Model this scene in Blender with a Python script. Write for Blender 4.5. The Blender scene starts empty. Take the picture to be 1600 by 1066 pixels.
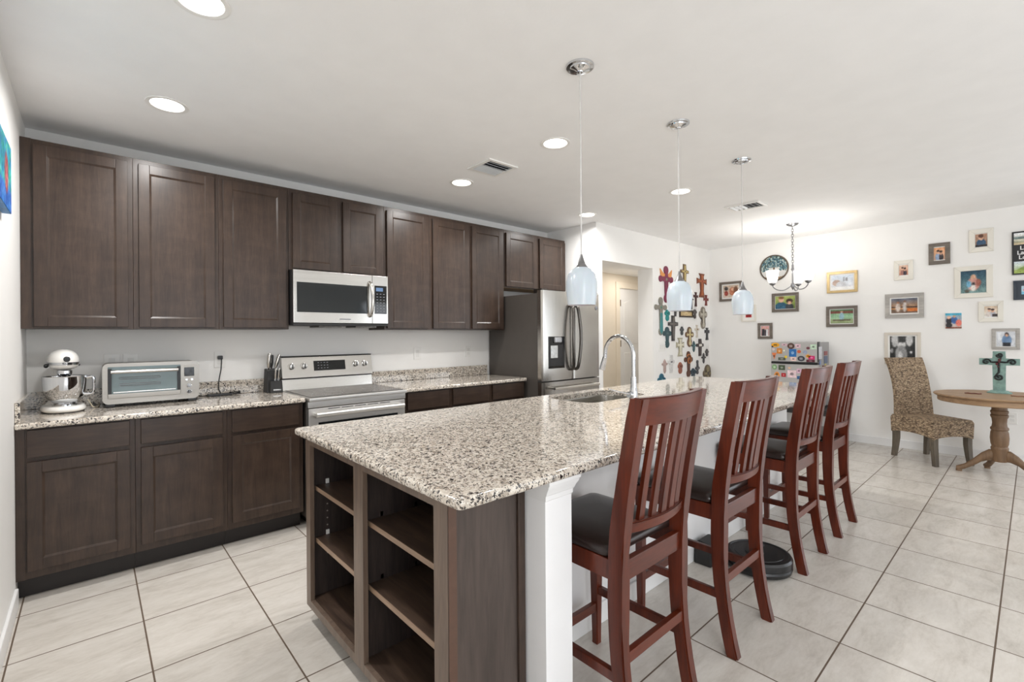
import bpy, bmesh, math, random
from mathutils import Vector, Matrix
SC = bpy.context.scene
COL = SC.collection
R = random.Random(7)
PI = math.pi

# ------------------------------------------------------------------ camera
CAM = Vector((0.2929, -4.0191, 1.3398))
yaw, rol = math.radians(41.5026), math.radians(-0.4262)
fw = Vector((math.sin(yaw), math.cos(yaw), 0)); rt = Vector((math.cos(yaw), -math.sin(yaw), 0)); up = Vector((0, 0, 1))
r2 = rt*math.cos(rol) + up*math.sin(rol); u2 = -rt*math.sin(rol) + up*math.cos(rol)
cd = bpy.data.cameras.new('camera'); cam = bpy.data.objects.new('camera', cd); COL.objects.link(cam)
cd.sensor_width = 36; cd.lens = 731.16/1600*36
cd.shift_x = 10.2/1600; cd.shift_y = -8.8/1600
cd.clip_start = 0.02
M = Matrix((r2, u2, -fw)).transposed().to_4x4(); M.translation = CAM
cam.matrix_world = M
SC.camera = cam

# ------------------------------------------------------------------ world, daylight, exposure
w = bpy.data.worlds.new('world'); SC.world = w; w.use_nodes = True
w.node_tree.nodes['Background'].inputs[0].default_value = (0.75, 0.85, 1, 1)
w.node_tree.nodes['Background'].inputs[1].default_value = 0.6
SC.view_settings.view_transform = 'Standard'; SC.view_settings.look = 'None'
SC.view_settings.gamma = 1; SC.view_settings.use_curve_mapping = False
SC.view_settings.exposure = 0.0
SC.cycles.use_denoising = True
SC.cycles.max_bounces = 10; SC.cycles.diffuse_bounces = 6; SC.cycles.glossy_bounces = 4
SC.cycles.caustics_reflective = False; SC.cycles.caustics_refractive = False
SC.cycles.sample_clamp_indirect = 6

def area(name, loc, rot, sx, sy, power, col, shape='RECTANGLE', spread=PI):
    l = bpy.data.lights.new(name, 'AREA'); l.shape = shape; l.size = sx; l.size_y = sy
    l.energy = power; l.color = col; l.spread = spread
    o = bpy.data.objects.new(name, l); o.location = loc; o.rotation_euler = rot; COL.objects.link(o); return o
WIN = [(0.5, 3.3), (5.4, 7.1)]                       # glazed openings of the living room behind the camera
for a, b in WIN:
    area('daylight_through_window', ((a+b)/2, -8.05, 1.15), (math.radians(76), 0, 0), b-a, 2.1, (18 if a < 3 else 24)*(b-a), (0.90, 0.95, 1.0))
LWIN = (-7.2, -4.9)                                  # added unseen opening in the left wall, for fill light from that side
area('added_side_light', (0.03, sum(LWIN)/2, 1.12), (0, math.radians(-76), 0), 2.1, LWIN[1]-LWIN[0], 125, (0.93, 0.965, 1.0))
RWIN = (-6.9, -4.55)                                 # sliding door in the right wall, beyond the frame
area('daylight_through_patio_door', (7.29, sum(RWIN)/2, 1.12), (0, math.radians(72), 0), 2.1, RWIN[1]-RWIN[0], 42, (0.88, 0.94, 1.0))
DOWN = [(0.61, -1.935), (0.61, -0.89), (2.605, -1.92), (2.605, -0.87), (4.236, -1.935), (4.236, -0.885),
        (2.2, -6.9), (4.4, -6.9), (6.4, -6.6)]
ZC = 2.612
for x, y in DOWN:
    area('downlight_lamp', (x, y, ZC-0.004), (0, 0, 0), 0.13, 0.13, 14 if y > -3 else 6, (1.0, 0.985, 0.965), 'DISK', math.radians(165))
area('hall_fill_light', (6.3, -0.2, 2.26), (0, 0, 0), 0.2, 0.2, 5, (1.0, 0.93, 0.84), 'DISK')  # added unseen light to brighten the hallway

# ------------------------------------------------------------------ helpers
ORG = {}
def obj(name, mesh, parent=None):
    o = bpy.data.objects.new(name, mesh); COL.objects.link(o)
    if parent is not None:
        o.parent = parent; ORG[o.name] = ORG.get(parent.name, Vector())
    return o
def tag(o, label=None, cat=None, group=None, kind=None):
    if label: o['label'] = label
    if cat: o['category'] = cat
    if group: o['group'] = group
    if kind: o['kind'] = kind
    return o
def thing(name, label, cat, loc=(0, 0, 0), group=None, rz=0, local=False):
    """An Empty at the base of a thing; its parts are given in world coordinates unless local."""
    o = bpy.data.objects.new(name, None); COL.objects.link(o); o.empty_display_size = 0.1
    o.location = loc; o.rotation_euler = (0, 0, rz)
    ORG[o.name] = Vector((0, 0, 0)) if local else Vector(loc)
    return tag(o, label, cat, group)
def copy_tree(o, parent=None):
    c = o.copy(); COL.objects.link(c)
    if parent is not None: c.parent = parent
    for ch in list(o.children): copy_tree(ch, c)
    return c

class MB:
    def __init__(s): s.bm = bmesh.new()
    def _new(s, before): return [v for v in s.bm.verts if v not in before]
    def box(s, x0, x1, y0, y1, z0, z1, bev=0, seg=2):
        b = s.bm
        vs = [b.verts.new(p) for p in ((x0,y0,z0),(x1,y0,z0),(x1,y1,z0),(x0,y1,z0),(x0,y0,z1),(x1,y0,z1),(x1,y1,z1),(x0,y1,z1))]
        fs = [b.faces.new([vs[i] for i in f]) for f in ((3,2,1,0),(4,5,6,7),(0,1,5,4),(1,2,6,5),(2,3,7,6),(3,0,4,7))]
        if bev > 0:
            es = list({e for f in fs for e in f.edges})
            bmesh.ops.bevel(b, geom=es, offset=bev, segments=seg, affect='EDGES', profile=0.5)
        return s
    def hexa(s, pts, bev=0, seg=2):
        b = s.bm; vs = [b.verts.new(p) for p in pts]
        fs = [b.faces.new([vs[i] for i in f]) for f in ((3,2,1,0),(4,5,6,7),(0,1,5,4),(1,2,6,5),(2,3,7,6),(3,0,4,7))]
        if bev > 0:
            bmesh.ops.bevel(b, geom=list({e for f in fs for e in f.edges}), offset=bev, segments=seg, affect='EDGES', profile=0.5)
        return s
    def bar(s, p0, p1, wd, th, side=(0, 0, 1), bev=0, w1=None, t1=None):
        """A straight bar p0-p1, wd along 'side', th across."""
        p0, p1 = Vector(p0), Vector(p1); d = (p1-p0).normalized()
        a = Vector(side); a = (a - d*a.dot(d)).normalized(); c = d.cross(a)
        w1 = wd if w1 is None else w1; t1 = th if t1 is None else t1
        q = []
        for p, ww, tt in ((p0, wd, th), (p1, w1, t1)):
            q += [p - a*ww/2 - c*tt/2, p + a*ww/2 - c*tt/2, p + a*ww/2 + c*tt/2, p - a*ww/2 + c*tt/2]
        return s.hexa(q, bev)
    def loft(s, rings, cap=True, closed=True):
        b = s.bm; L = [[b.verts.new(p) for p in r] for r in rings]; n = len(L[0])
        for i in range(len(L)-1):
            for k in range(n if closed else n-1):
                b.faces.new((L[i][k], L[i][(k+1) % n], L[i+1][(k+1) % n], L[i+1][k]))
        if cap:
            b.faces.new(L[0][::-1]); b.faces.new(L[-1])
        return s
    def lathe(s, prof, c=(0, 0, 0), n=28, cap=True, axis='z'):
        c = Vector(c); rings = []
        for r_, z in prof:
            ring = []
            for k in range(n):
                a = 2*PI*k/n; x, y = r_*math.cos(a), r_*math.sin(a)
                p = Vector((x, y, z)) if axis == 'z' else Vector((z, x, y)) if axis == 'x' else Vector((y, z, x))
                ring.append(c + p)
            rings.append(ring)
        return s.loft(rings, cap)
    def tube(s, pts, rad, n=8, cap=True):
        pts = [Vector(p) for p in pts]; m = len(pts); rings = []
        rads = rad if isinstance(rad, (list, tuple)) else [rad]*m
        prev = None
        for i, p in enumerate(pts):
            t = (pts[min(i+1, m-1)] - pts[max(i-1, 0)]).normalized()
            if prev is None:
                a = t.orthogonal().normalized()
            else:
                a = (prev - t*prev.dot(t)).normalized()
            prev = a; c = t.cross(a)
            rings.append([p + (a*math.cos(2*PI*k/n) + c*math.sin(2*PI*k/n))*rads[i] for k in range(n)])
        return s.loft(rings, cap)
    def prism(s, poly, o, u, v, d, bev=0):
        """A flat outline poly in (u, v) at o pushed along d."""
        o, u, v, d = Vector(o), Vector(u), Vector(v), Vector(d); b = s.bm
        if u.cross(v).dot(d) < 0: poly = poly[::-1]
        A = [b.verts.new(o + u*x + v*y) for x, y in poly]; B = [b.verts.new(o + u*x + v*y + d) for x, y in poly]
        n = len(poly); fs = [b.faces.new(A[::-1]), b.faces.new(B)]
        for k in range(n): fs.append(b.faces.new((A[k], A[(k+1) % n], B[(k+1) % n], B[k])))
        if bev > 0:
            bmesh.ops.bevel(b, geom=list(fs[1].edges), offset=bev, segments=2, affect='EDGES', profile=0.5)
        return s
    def sphere(s, c, rx, ry=None, rz=None, nu=20, nv=12):
        ry = ry or rx; rz = rz or rx; c = Vector(c)
        bmesh.ops.create_uvsphere(s.bm, u_segments=nu, v_segments=nv, radius=1, matrix=Matrix.Translation(c) @ Matrix.Diagonal((rx, ry, rz, 1)))
        return s
    def rot(s, ang, axis, c):
        bmesh.ops.rotate(s.bm, verts=s.bm.verts, cent=Vector(c), matrix=Matrix.Rotation(ang, 3, axis)); return s
    def build(s, name, mat, parent=None, smooth=True, origin=None, label=None, sharp=32):
        sh = ORG.get(parent.name, Vector()) if parent is not None else Vector(origin or (0, 0, 0))
        b = s.bm
        if sh.length: bmesh.ops.translate(b, verts=b.verts, vec=-sh)
        bmesh.ops.recalc_face_normals(b, faces=b.faces)
        me = bpy.data.meshes.new(name); b.to_mesh(me); b.free()
        me.materials.append(mat)
        if smooth:
            for p in me.polygons: p.use_smooth = True
            me.set_sharp_from_angle(angle=math.radians(sharp))
        o = obj(name, me, parent)
        if smooth: wn = o.modifiers.new('weighted_normal', 'WEIGHTED_NORMAL'); wn.keep_sharp = True
        if parent is None: o.location = sh
        if label: o['label'] = label
        return o
def solo(mb, name, mat, label, cat, group=None, origin=None, **k):
    o = mb.build(name, mat, None, origin=origin, **k); return tag(o, label, cat, group)
def struct(mb, name, mat, parent=None, **k):
    o = mb.build(name, mat, parent, smooth=False, **k)
    if parent is None: o['kind'] = 'structure'
    return o

# ------------------------------------------------------------------ materials
def srgb(r, g, b):
    f = lambda c: (c/255/12.92) if c/255 <= 0.04045 else ((c/255+0.055)/1.055)**2.4
    return (f(r), f(g), f(b), 1)
class NT:
    def __init__(s, name):
        s.m = bpy.data.materials.new(name); s.m.use_nodes = True; s.t = s.m.node_tree; s.n = s.t.nodes
        s.p = s.n['Principled BSDF']
    def add(s, typ, **k):
        x = s.n.new(typ)
        for a, v in k.items(): setattr(x, a, v)
        return x
    def link(s, a, b): s.t.links.new(a, b)
    def coord(s, scale=(1, 1, 1), which='Object', rot=(0, 0, 0)):
        tc = s.add('ShaderNodeTexCoord'); mp = s.add('ShaderNodeMapping')
        mp.inputs['Scale'].default_value = scale; mp.inputs['Rotation'].default_value = rot
        s.link(tc.outputs[which], mp.inputs['Vector']); return mp.outputs[0]
    def noise(s, vec, scale, detail=4, rough=0.55, dist=0):
        x = s.add('ShaderNodeTexNoise'); x.inputs['Scale'].default_value = scale; x.inputs['Detail'].default_value = detail
        x.inputs['Roughness'].default_value = rough; x.inputs['Distortion'].default_value = dist
        s.link(vec, x.inputs['Vector']); return x.outputs['Fac']
    def ramp(s, fac, stops, interp='LINEAR'):
        x = s.add('ShaderNodeValToRGB'); x.color_ramp.interpolation = interp; e = x.color_ramp.elements
        while len(e) < len(stops): e.new(0.5)
        for k, (p, c) in enumerate(stops): e[k].position = p; e[k].color = c if len(c) == 4 else (*c, 1)
        s.link(fac, x.inputs[0]); return x.outputs[0]
    def mix(s, fac, a, b, mode='MIX'):
        x = s.add('ShaderNodeMix', data_type='RGBA', blend_type=mode)
        for sock, v in ((x.inputs[0], fac), (x.inputs[6], a), (x.inputs[7], b)):
            if hasattr(v, 'links'): s.link(v, sock)
            else: sock.default_value = v
        return x.outputs[2]
    def math(s, op, a, b=None, c=None):
        x = s.add('ShaderNodeMath', operation=op)
        for k, v in enumerate((a, b, c)):
            if v is None: continue
            if hasattr(v, 'links'): s.link(v, x.inputs[k])
            else: x.inputs[k].default_value = v
        return x.outputs[0]
    def bump(s, h, strength=0.3, dist=0.002):
        x = s.add('ShaderNodeBump'); x.inputs['Strength'].default_value = strength; x.inputs['Distance'].default_value = dist
        s.link(h, x.inputs['Height']); s.link(x.outputs[0], s.p.inputs['Normal'])
    def base(s, c): s.link(c, s.p.inputs['Base Color'])
    def set(s, **k):
        for a, v in k.items(): s.p.inputs[a.replace('_', ' ')].default_value = v
        return s

def plain(name, col, rough=0.5, metal=0, var=0.06, vscale=8, bump=0, bscale=60, **k):
    """A near-plain colour with slight procedural variation."""
    t = NT(name); c = srgb(*col); v = t.coord()
    d = tuple(max(0, x*(1-var)) for x in c[:3]) + (1,); l = tuple(min(1, x*(1+var)) for x in c[:3]) + (1,)
    t.base(t.ramp(t.noise(v, vscale, 3), [(0.3, d), (0.7, l)]))
    t.set(Roughness=rough, Metallic=metal, **k)
    if bump: t.bump(t.noise(v, bscale, 3), bump)
    return t.m
def wood(name, dark, light, axis='z', rough=0.35, fine=1.0, coat=0.0, contrast=0.5, spec=0.5, mottle=0.0):
    t = NT(name); sc = {'x': (1.2, 14, 14), 'y': (14, 1.2, 14), 'z': (14, 14, 1.2)}[axis]
    sc = tuple(k*fine for k in sc); v = t.coord(sc)
    n1 = t.noise(v, 1.6, 6, 0.62, 0.8); v2 = t.coord(tuple(k*4 for k in sc)); n2 = t.noise(v2, 2.5, 3, 0.6)
    f = t.math('ADD', t.math('MULTIPLY', n1, 0.7), t.math('MULTIPLY', n2, 0.3))
    c = t.ramp(f, [(0.5-contrast*0.28, srgb(*dark)), (0.5+contrast*0.28, srgb(*light))])
    if mottle:
        b_ = t.noise(t.coord(tuple(3 if k > 5 else 5 for k in sc)), 2.2, 4, 0.6, 0.5); c = t.mix(1.0, c, t.ramp(b_, [(0.3, (1-mottle,)*3), (0.7, (1+mottle,)*3)]), 'MULTIPLY')
    t.base(c)
    t.set(Roughness=rough, Coat_Weight=coat, Coat_Roughness=0.15, Specular_IOR_Level=spec)
    t.bump(f, 0.12, 0.001); return t.m
def steel(name, col=(190, 187, 182), rough=0.24, axis='z', aniso=0.0):
    t = NT(name); sc = {'x': (2, 260, 260), 'y': (260, 2, 260), 'z': (260, 260, 2)}[axis]
    n = t.noise(t.coord(sc), 1, 2)
    c = srgb(*col); t.base(t.ramp(n, [(0.3, tuple(x*0.93 for x in c[:3])), (0.7, c)]))
    t.link(t.ramp(n, [(0.3, (rough*0.85,)*3), (0.7, (rough*1.2,)*3)]), t.p.inputs['Roughness'])
    t.set(Metallic=1.0); return t.m
def emit(name, col, strength, base=(255, 255, 255)):
    t = NT(name); t.set(Base_Color=srgb(*base), Emission_Color=srgb(*col), Emission_Strength=strength); return t.m
def granite():
    t = NT('speckled_granite'); v = t.coord()
    dn = t.add('ShaderNodeTexNoise'); dn.inputs['Scale'].default_value = 90; dn.inputs['Detail'].default_value = 2
    t.link(v, dn.inputs['Vector'])
    ma = t.add('ShaderNodeVectorMath', operation='MULTIPLY_ADD'); t.link(dn.outputs['Color'], ma.inputs[0])
    ma.inputs[1].default_value = (0.016,)*3; t.link(v, ma.inputs[2]); vd = ma.outputs[0]
    def cells(scale):
        x = t.add('ShaderNodeTexVoronoi'); x.inputs['Scale'].default_value = scale; t.link(vd, x.inputs['Vector'])
        sp = t.add('ShaderNodeSeparateColor'); t.link(x.outputs['Color'], sp.inputs[0]); return sp.outputs
    big = cells(95); mid = cells(150); sm = cells(260)
    base = t.ramp(t.noise(v, 45, 3), [(0.3, srgb(192, 182, 170)), (0.5, srgb(214, 204, 191)), (0.72, srgb(228, 221, 210))])
    g = lambda f, lo: t.math('LESS_THAN', f, lo)
    clump = t.ramp(t.noise(v, 22, 2), [(0.35, (0.5,)*3), (0.65, (1.3,)*3)])
    c = t.mix(g(big[0], 0.2), base, srgb(172, 160, 146))
    c = t.mix(g(mid[1], 0.12), c, srgb(132, 124, 116))
    c = t.mix(g(mid[0], t.math('MULTIPLY', clump, 0.10)), c, srgb(50, 46, 46))
    c = t.mix(g(big[2], t.math('MULTIPLY', clump, 0.045)), c, srgb(44, 40, 40))
    c = t.mix(g(sm[0], t.math('MULTIPLY', clump, 0.10)), c, srgb(66, 60, 58))
    c = t.mix(g(sm[1], 0.08), c, srgb(232, 227, 218))
    t.base(c); t.set(Roughness=0.08, Specular_IOR_Level=0.6, Coat_Weight=0.3, Coat_Roughness=0.03); return t.m
def tile_floor(x0, y0, ts, g=0.0032):
    t = NT('square_floor_tile'); tc = t.add('ShaderNodeTexCoord'); sp = t.add('ShaderNodeSeparateXYZ'); t.link(tc.outputs['Object'], sp.inputs[0])
    fx = t.math('DIVIDE', t.math('SUBTRACT', sp.outputs[0], x0), ts); fy = t.math('DIVIDE', t.math('SUBTRACT', sp.outputs[1], y0), ts)
    def edge(f):
        q = t.math('FRACT', f); return t.math('MULTIPLY', t.math('MINIMUM', q, t.math('SUBTRACT', 1, q)), ts)
    e = t.math('MINIMUM', edge(fx), edge(fy)); grout = t.math('LESS_THAN', e, g)
    cb = t.add('ShaderNodeCombineXYZ'); t.link(t.math('FLOOR', fx), cb.inputs[0]); t.link(t.math('FLOOR', fy), cb.inputs[1])
    wn = t.add('ShaderNodeTexWhiteNoise'); t.link(cb.outputs[0], wn.inputs['Vector'])
    ad = t.add('ShaderNodeVectorMath', operation='MULTIPLY_ADD'); t.link(wn.outputs['Color'], ad.inputs[0]); ad.inputs[1].default_value = (7, 7, 7); t.link(tc.outputs['Object'], ad.inputs[2])
    mp = t.add('ShaderNodeMapping'); mp.inputs['Scale'].default_value = (0.8, 2.4, 1); t.link(ad.outputs[0], mp.inputs['Vector'])
    n = t.noise(mp.outputs[0], 5, 7, 0.66, 0.6); n2 = t.noise(mp.outputs[0], 34, 3, 0.6)
    f = t.math('ADD', t.math('MULTIPLY', n, 0.75), t.math('MULTIPLY', n2, 0.25))
    c = t.ramp(f, [(0.32, srgb(190, 183, 174)), (0.5, srgb(207, 201, 193)), (0.68, srgb(217, 212, 205))])
    br = t.ramp(wn.outputs['Value'], [(0, (0.95,)*3), (1, (1.03,)*3)])
    c = t.mix(1.0, c, br, 'MULTIPLY')
    t.base(t.mix(grout, c, srgb(96, 80, 66)))
    t.link(t.ramp(grout, [(0, (0.24,)*3), (1, (0.8,)*3)]), t.p.inputs['Roughness'])
    h = t.math('MINIMUM', t.math('DIVIDE', e, 0.006), 1); t.bump(t.math('ADD', h, t.math('MULTIPLY', n2, 0.08)), 0.25, 0.002)
    return t.m
def rattan():
    t = NT('woven_rattan'); v = t.coord((1, 1, 1))
    dn = t.add('ShaderNodeTexNoise'); dn.inputs['Scale'].default_value = 30; t.link(v, dn.inputs['Vector'])
    ma = t.add('ShaderNodeVectorMath', operation='MULTIPLY_ADD'); t.link(dn.outputs['Color'], ma.inputs[0]); ma.inputs[1].default_value = (0.02,)*3; t.link(v, ma.inputs[2])
    mp = t.add('ShaderNodeMapping'); mp.inputs['Scale'].default_value = (44, 44, 90); t.link(ma.outputs[0], mp.inputs['Vector'])
    vo = t.add('ShaderNodeTexVoronoi'); vo.inputs['Scale'].default_value = 1.0; t.link(mp.outputs[0], vo.inputs['Vector'])
    n = t.noise(t.coord((60, 60, 160)), 1.4, 4, 0.7)
    sp = t.add('ShaderNodeSeparateColor'); t.link(vo.outputs['Color'], sp.inputs[0])
    h = t.math('SUBTRACT', 1, vo.outputs['Distance'])
    f = t.math('ADD', t.math('MULTIPLY', h, 0.62), t.math('ADD', t.math('MULTIPLY', sp.outputs[0], 0.22), t.math('MULTIPLY', n, 0.3)))
    t.base(t.ramp(f, [(0.32, srgb(76, 60, 46)), (0.50, srgb(130, 110, 88)), (0.70, srgb(166, 144, 118)), (0.92, srgb(200, 180, 152))]))
    t.set(Roughness=0.7); t.bump(h, 0.9, 0.008); return t.m
def painted():
    t = NT('printed_picture'); a = t.add('ShaderNodeVertexColor', layer_name='col'); t.base(a.outputs[0]); t.set(Roughness=0.35); return t.m
def glass_pane():
    t = NT('clear_glass'); t.set(Base_Color=(1, 1, 1, 1), Roughness=0.02, Transmission_Weight=1.0, IOR=1.45); return t.m

WALL = plain('white_wall_paint', (242, 241, 239), 0.6, var=0.012, vscale=3, bump=0.06, bscale=240)
CEIL = plain('white_ceiling_texture', (245, 245, 245), 0.8, var=0.015, vscale=5, bump=0.22, bscale=60)
TRIM = plain('white_trim_paint', (236, 236, 236), 0.32, var=0.01)
HALLP = plain('cream_wall_paint', (232, 222, 206), 0.6, var=0.012)
KNEE = plain('satin_white_paint', (240, 240, 241), 0.3, var=0.012)
WD_V = wood('dark_stained_maple', (40, 30, 25), (76, 60, 50), 'z', 0.33, 1.3, 0.0, 0.9, 0.4, 0.18)
WD_H = wood('dark_stained_maple_across', (40, 30, 25), (76, 60, 50), 'x', 0.33, 1.3, 0.0, 0.9, 0.4, 0.18)
WD_Y = wood('dark_stained_maple_deep', (40, 30, 25), (76, 60, 50), 'y', 0.33, 1.3, 0.0, 0.9, 0.4, 0.18)
WD_DK = wood('dark_cabinet_lining', (38, 33, 32), (66, 56, 52), 'z', 0.4, 1.2)
WD_SH = wood('dark_shelf_board', (52, 40, 34), (88, 70, 58), 'y', 0.38, 1.2)
WD_ED = wood('tan_edge_banding', (128, 104, 86), (160, 134, 112), 'y', 0.4, 1.0)
WD_FR = wood('lit_face_frame', (92, 77, 67), (122, 104, 90), 'z', 0.36, 1.0, 0.1)  # lighter than the other cabinet wood: the light on the frame is in its colour
WD_P = wood('grey_brown_end_panel', (50, 43, 40), (92, 80, 74), 'z', 0.4, 0.75, 0.0, 0.9, 0.4)
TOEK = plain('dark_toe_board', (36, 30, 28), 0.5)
RAW = wood('raw_plywood', (160, 128, 92), (190, 158, 118), 'x', 0.6)
GRAN = granite()
FLOOR = tile_floor(0.0238, -0.3253, 0.4471)
CHERRY = wood('cherry_stained_wood', (50, 16, 8), (106, 43, 22), 'z', 0.3, 0.8, 0.12, 0.75, 0.4)
CHERRY_H = wood('cherry_stained_wood_across', (50, 16, 8), (106, 43, 22), 'x', 0.3, 0.8, 0.12, 0.75, 0.4)
LEATH = plain('dark_brown_leather', (40, 28, 25), 0.3, var=0.15, vscale=20, bump=0.12, bscale=220)
STL = steel('brushed_steel_across', (200, 197, 192), 0.22, 'x')
STF = steel('satin_steel_front', (226, 224, 221), 0.42, 'x')
COOK = plain('dark_glass_ceramic', (60, 54, 52), 0.16, var=0.03, Specular_IOR_Level=0.9)
STLV = steel('brushed_steel_upright', (196, 192, 186), 0.22, 'z')
STLD = steel('dark_steel_bar', (96, 92, 88), 0.28, 'z')
CHROME = steel('polished_chrome', (215, 217, 220), 0.06, 'z')
NICK = steel('brushed_nickel', (150, 150, 152), 0.3, 'z')
SINKM = steel('satin_sink_steel', (170, 166, 158), 0.3, 'x')
BLKG = plain('black_glass', (10, 10, 11), 0.06, var=0.02)
DGLS = plain('dark_oven_glass', (24, 28, 30), 0.07, var=0.02)
BLK = plain('black_plastic', (22, 22, 23), 0.35, var=0.1)
BLKM = plain('matt_black_plastic', (34, 33, 33), 0.55, var=0.1)
FRSIDE = plain('dark_grey_enamel', (74, 69, 65), 0.42, var=0.04, bump=0.05, bscale=300)
WPL = plain('white_plastic', (238, 237, 234), 0.3, var=0.01)
WHITEEN = plain('white_enamel', (240, 238, 234), 0.16, var=0.01, Coat_Weight=0.4)
SHADE = plain('frosted_white_glass', (208, 214, 222), 0.25, var=0.01, Subsurface_Weight=0.15)
GREYP = plain('grey_key', (120, 122, 126), 0.4)
LCD = emit('blue_lcd', (150, 190, 235), 0.35, (40, 60, 90))
LENS = emit('lit_downlight_lens', (255, 248, 238), 7.0)
LITGL = emit('lit_glass_shade', (255, 248, 238), 1.0)
OAK = wood('worn_oak', (116, 88, 62), (178, 146, 112), 'y', 0.5, 0.9, 0.0, 0.8)
OAKV = wood('worn_oak_turned', (84, 62, 44), (138, 108, 78), 'z', 0.5, 0.9, 0.0, 0.8)
GWD = wood('grey_washed_wood', (74, 66, 56), (116, 106, 92), 'z', 0.55, 1.0)
RATTAN = rattan()
PRINT = painted()
CLEAR = glass_pane()
WMAT = plain('white_mat_board', (240, 239, 236), 0.7, var=0.01)
_cm = {}
def colm(rgb, rough=0.45, metal=0, bump=0.0):
    k = (rgb, rough, metal)
    if k not in _cm: _cm[k] = plain('paint_%d_%d_%d' % rgb, rgb, rough, metal, var=0.16, vscale=40, bump=bump, bscale=90)
    return _cm[k]

# ------------------------------------------------------------------ room shell
X1, YW, X2, YB = 4.559, -0.751, 7.322, -8.1
DZ, DXa, DXb = 2.192, 4.67, 5.735          # hallway opening
struct(MB().box(-0.15, X2+0.15, YB-0.15, 1.2, -0.12, 0), 'floor', FLOOR)
cm = bmesh.new()
def hole(x, y, r_, n=32):
    vs = [cm.verts.new((x+r_*math.cos(2*PI*k/n), y+r_*math.sin(2*PI*k/n), ZC)) for k in range(n)]
    return [cm.edges.new((vs[k], vs[(k+1) % n])) for k in range(n)]
es = []
cv = [cm.verts.new(p) for p in ((-0.15, YB-0.15, ZC), (X2+0.15, YB-0.15, ZC), (X2+0.15, 0.15, ZC), (-0.15, 0.15, ZC))]
es += [cm.edges.new((cv[k], cv[(k+1) % 4])) for k in range(4)]
for x, y in DOWN: es += hole(x, y, 0.083)
bmesh.ops.triangle_fill(cm, use_beauty=True, edges=es)
ext = bmesh.ops.extrude_face_region(cm, geom=list(cm.faces))
bmesh.ops.translate(cm, verts=[v for v in ext['geom'] if isinstance(v, bmesh.types.BMVert)], vec=(0, 0, 0.12))
mb = MB(); mb.bm.free(); mb.bm = cm; struct(mb, 'ceiling', CEIL)
m = MB(); m.box(-0.15, 0, LWIN[1], 0.12, 0, ZC); m.box(-0.15, 0, YB, LWIN[0], 0, ZC); m.box(-0.15, 0, LWIN[0], LWIN[1], 2.2, ZC); struct(m, 'wall_left', WALL)
m = MB(); m.box(-0.1, -0.04, LWIN[0], LWIN[1], 2.12, 2.2); m.box(-0.1, -0.04, LWIN[0], LWIN[1], 0, 0.08)
for y in (LWIN[0], sum(LWIN)/2-0.04, LWIN[1]-0.08): m.box(-0.1, -0.04, y, y+0.08, 0.08, 2.12)
sd = struct(m, 'added_side_door', TRIM); MB().box(-0.085, -0.08, LWIN[0]+0.08, LWIN[1]-0.08, 0.08, 2.12).build('glass_pane', CLEAR, sd)  # added door frame and pane around the fill light's opening
struct(MB().box(0, X1, 0, 0.12, 0, ZC), 'wall_back', WALL)
struct(MB().box(X1, DXa, YW+0.22, 0.12, 0, ZC), 'wall_alcove', WALL)
m = MB()
m.box(X1, DXa, YW, YW+0.22, 0, ZC); m.box(DXa, DXb, YW, YW+0.22, DZ, ZC); m.box(DXb, X2, YW, YW+0.22, 0, ZC)
struct(m, 'wall_hallway', WALL)
m = MB(); m.box(X2, X2+0.12, RWIN[1], 0.4, 0, ZC); m.box(X2, X2+0.12, YB, RWIN[0], 0, ZC); m.box(X2, X2+0.12, RWIN[0], RWIN[1], 2.2, ZC); struct(m, 'wall_right', WALL)
m = MB(); m.box(X2+0.04, X2+0.1, RWIN[0], RWIN[1], 2.12, 2.2); m.box(X2+0.04, X2+0.1, RWIN[0], RWIN[1], 0, 0.08)
for y in (RWIN[0], sum(RWIN)/2-0.04, RWIN[1]-0.08): m.box(X2+0.04, X2+0.1, y, y+0.08, 0.08, 2.12)
sd = struct(m, 'door_3', TRIM); MB().box(X2+0.08, X2+0.085, RWIN[0]+0.08, RWIN[1]-0.08, 0.08, 2.12).build('glass_pane', CLEAR, sd)
m = MB(); m.box(0, WIN[0][0], YB-0.12, YB, 0, ZC); m.box(WIN[0][1], WIN[1][0], YB-0.12, YB, 0, ZC); m.box(WIN[1][1], X2, YB-0.12, YB, 0, ZC)
for a, b in WIN: m.box(a, b, YB-0.12, YB, 2.2, ZC)
struct(m, 'wall_window', WALL)
for k, (a, b) in enumerate(WIN):
    m = MB(); m.box(a, b, YB-0.1, YB-0.04, 2.12, 2.2); m.box(a, b, YB-0.1, YB-0.04, 0, 0.08)
    for x in (a, (a+b)/2-0.04, b-0.08): m.box(x, x+0.08, YB-0.1, YB-0.04, 0.08, 2.12)
    o = struct(m, 'window_%d' % (k+1), TRIM)
    MB().box(a+0.08, b-0.08, YB-0.085, YB-0.08, 0.08, 2.12).build('window_pane', CLEAR, o)
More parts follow.
